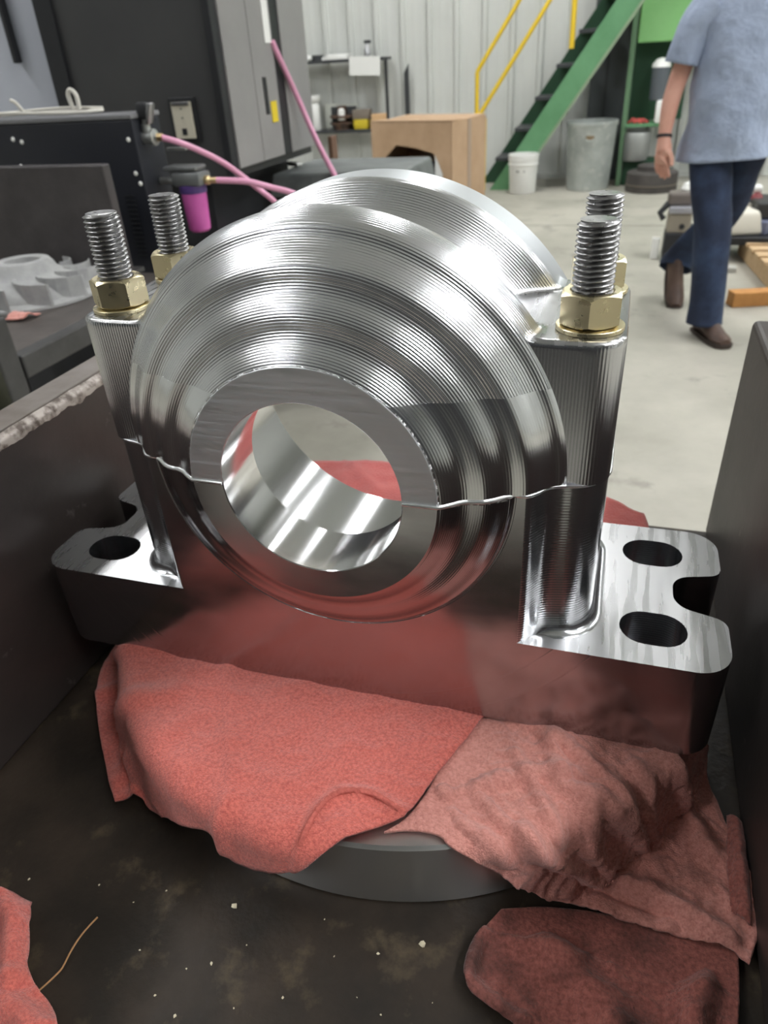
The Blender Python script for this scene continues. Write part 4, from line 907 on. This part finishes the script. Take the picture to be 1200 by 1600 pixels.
E_ = [('pel', 'wai'), ('wai', 'che'), ('che', 'shc'), ('shc', 'nk'), ('nk', 'nk2'), ('nk2', 'hd'), ('hd', 'hd2'), ('hd2', 'hd3'), ('shc', 'rs'), ('rs', 'ra'), ('ra', 're'), ('re', 'rf'), ('rf', 'rw'), ('rw', 'rp'), ('rp', 'rk'), ('shc', 'ls'), ('ls', 'la'), ('la', 'le'), ('le', 'lw'), ('lw', 'lp'), ('lp', 'lk'),
      ('pel', 'rh'), ('rh', 'rkn'), ('rkn', 'rc'), ('rc', 'ran'), ('ran', 'rt'), ('pel', 'lh'), ('lh', 'lkn'), ('lkn', 'lc'), ('lc', 'lan'), ('lan', 'lt')]
# fingers rooted in the palms
for s_, k, (px, py, pz) in (('r', 'rk', (-.297, -.072, .805)), ('l', 'lk', (.287, -.01, .80))):
    sg = -1 if s_ == 'r' else 1
    for i, (dy, ln) in enumerate(((-.031, .070), (-.011, .080), (.010, .075), (.029, .058))):
        a, b, c = f'{s_}f{i}a', f'{s_}f{i}b', f'{s_}f{i}c'
        ox = sg*dy*.8; dy = dy*.75; J[a] = ((px-sg*.002+ox, py+dy, pz-.012), .0115); J[b] = ((px-sg*.008+ox, py+dy-.004, pz-.012-ln*.5), .0105); J[c] = ((px-sg*.020+ox, py+dy*.9+.006, pz-.012-ln*.92), .0085)
        E_ += [(k, a), (a, b), (b, c)]
    a, b, c = f'{s_}ta', f'{s_}tb', f'{s_}tc'; w2 = s_+'p'
    J[a] = ((px-sg*.034, py-.030, pz+.030), .014); J[b] = ((px-sg*.044, py-.042, pz+.004), .012); J[c] = ((px-sg*.046, py-.046, pz-.024), .010); E_ += [(w2, a), (a, b), (b, c)]
body = skin('body', J, E_, 'pel', m_skin, pe, 2)
# face
for sx in (-.03, .03):
    MB().lathe([(0, -.004), (.009, -.002), (.011, 0), (0, .003)], (sx, -.108, 1.675), 12, axis='Y').build('eye', m_white, body, smooth=60, recalc=True)
MB().add([(-.014, -.105, 1.625), (.014, -.105, 1.625), (0, -.135, 1.630), (0, -.108, 1.672)], [(0, 2, 3), (2, 1, 3), (0, 1, 2)]).build('nose', m_skin, body)
MB().box((0, -.104, 1.600), (.05, .01, .009), bev=.003).build('mouth', mat('lips', srgb(170, 104, 96), .5), body)
for sx in (-.078, .078): MB().lathe([(0, -.01), (.02, -.006), (.026, .0), (.012, .008), (0, .01)], (sx, .005, 1.655), 14, axis='X').build('ear', m_skin, body, smooth=60, recalc=True)
skin('hair', {'a': ((0, .035, 1.70), (.075, .075)), 'b': ((0, .01, 1.76), (.080, .085)), 'c': ((0, -.03, 1.785), (.062, .045)), 'd': ((0, .06, 1.64), (.06, .04))}, [('a', 'b'), ('b', 'c'), ('a', 'd')], 'b', m_hair, pe)
# clothes: rings round the limbs, with folds
def garment(name, rings, material, fold=.0, n=28, close=False, parent=pe, thick=.006, seed=0.):
    q = MB(); vs = []
    for j, (c, rx, ry, tilt) in enumerate(rings):
        for i in range(n):
            a = 2*PI*i/n; k = 1+fold*noise.noise((math.cos(a)*2.2+seed, math.sin(a)*2.2+j*.09, c[2]*6+seed))
            p = Vector((rx*k*math.cos(a), ry*k*math.sin(a), 0)); p = Matrix.Rotation(tilt[0], 3, 'X') @ (Matrix.Rotation(tilt[1], 3, 'Y') @ p); vs.append(p+Vector(c))
    fs = [(j*n+i, j*n+(i+1) % n, (j+1)*n+(i+1) % n, (j+1)*n+i) for j in range(len(rings)-1) for i in range(n)]
    o = q.add(vs, fs).build(name, material, parent, smooth=80, recalc=True)
    sd = o.modifiers.new('thickness', 'SOLIDIFY'); sd.thickness = thick; sd.offset = 0; return o
def interp_rings(keys, n):
    C = catmull([k[0] for k in keys], n); out = []
    for i, c in enumerate(C):
        t = i/n; a = min(int(t), len(keys)-2); f = t-a; r = keys[a]; s = keys[a+1]
        out.append((tuple(c), r[1]+(s[1]-r[1])*f, r[2]+(s[2]-r[2])*f, tuple(r[3][m]+(s[3][m]-r[3][m])*f for m in (0, 1))))
    return out
Z2 = (0., 0.)
garment('t_shirt', interp_rings([((0, .0, .805), .224, .182, (.0, -.06)), ((0, 0, .90), .214, .172, Z2), ((0, 0, 1.05), .196, .155, Z2), ((0, .01, 1.22), .196, .145, Z2), ((0, .015, 1.34), .212, .142, Z2), ((0, .02, 1.42), .190, .120, Z2), ((0, .015, 1.475), .115, .092, Z2), ((0, .005, 1.505), .078, .076, Z2)], 5), m_shirt, .14, 44, seed=2.)
garment('sleeve', interp_rings([((-.150, .02, 1.415), .085, .092, (0, .9)), ((-.205, .02, 1.36), .080, .086, (0, .5)), ((-.245, .02, 1.27), .078, .084, (0, .25)), ((-.262, .02, 1.195), .080, .086, (0, .2))], 4), m_shirt, .12, 28, seed=5.)
garment('sleeve', interp_rings([((.150, .02, 1.415), .085, .092, (0, -.9)), ((.205, .02, 1.36), .080, .086, (0, -.5)), ((.250, .03, 1.27), .078, .084, (0, -.25)), ((.268, .04, 1.195), .080, .086, (0, -.2))], 4), m_shirt, .12, 28, seed=7.)
garment('trouser_leg', interp_rings([((-.055, -.005, .955), .095, .100, Z2), ((-.080, -.02, .86), .100, .112, Z2), ((-.055, -.085, .68), .094, .102, (.15, 0)), ((-.02, -.158, .50), .082, .088, (.05, 0)), ((-.006, -.19, .34), .080, .086, (-.1, 0)), ((.006, -.222, .17), .076, .082, (-.1, 0)), ((.010, -.232, .075), .084, .092, Z2)], 6), m_jean, .10, 30, seed=12.)
garment('trouser_leg', interp_rings([((.055, .005, .955), .095, .100, Z2), ((.082, .03, .86), .100, .112, Z2), ((.070, .085, .68), .092, .102, (-.3, 0)), ((.040, .150, .51), .082, .090, (-.6, .25)), ((-.028, .280, .365), .090, .100, (-.7, .3)), ((-.110, .395, .215), .090, .098, (-.6, .25)), ((-.124, .412, .175), .090, .098, (-.5, .2))], 6), m_jean, .10, 30, seed=9.)
def boot(name, M):
    q = MB(); rings = []
    for (y, hw, h, z0) in ((.088, .030, .10, .0), (.075, .040, .150, 0), (.03, .044, .165, 0), (-.02, .043, .140, 0), (-.07, .046, .092, 0), (-.13, .049, .062, 0), (-.17, .045, .052, .002), (-.20, .026, .034, .006)):
        rings.append([(hw*math.cos(a)*(1 if math.sin(a) < .2 else .86), y, z0+h*max(0, .5+.5*math.sin(a))) for a in [2*PI*k/18 for k in range(18)]])
    n = 18; vs = [p for r in rings for p in r]
    fs = [(j*n+i, j*n+(i+1) % n, (j+1)*n+(i+1) % n, (j+1)*n+i) for j in range(len(rings)-1) for i in range(n)]+[tuple(range(n)), tuple((len(rings)-1)*n+i for i in range(n))[::-1]]
    q.add(vs, fs); q.xf(M); o = q.build(name, m_boot, pe, smooth=50, recalc=True)
    s2 = MB().prism([(.034, .09), (.046, .0), (.054, -.12), (.044, -.19), (.02, -.212), (-.02, -.212), (-.044, -.19), (-.054, -.12), (-.046, 0), (-.034, .09)], -.004, .016); s2.xf(M); s2.build('sole', mat('boot_sole', srgb(60, 50, 44), .7), o)
    return o
boot('boot', Matrix.Translation((.025, -.225, .006)) @ Matrix.Rotation(.42, 4, 'Z'))
boot('boot', Matrix.Translation((-.128, .40, .11)) @ Matrix.Rotation(.15, 4, 'Z') @ Matrix.Rotation(.62, 4, 'X'))
wb = MB().lathe([(.031, -.008), (.036, -.006), (.036, .006), (.031, .008)], (-.2995, -.045, .905), 24, rot=Matrix.Rotation(-.25, 3, 'X')).build('wristband', m_black, pe, smooth=50)
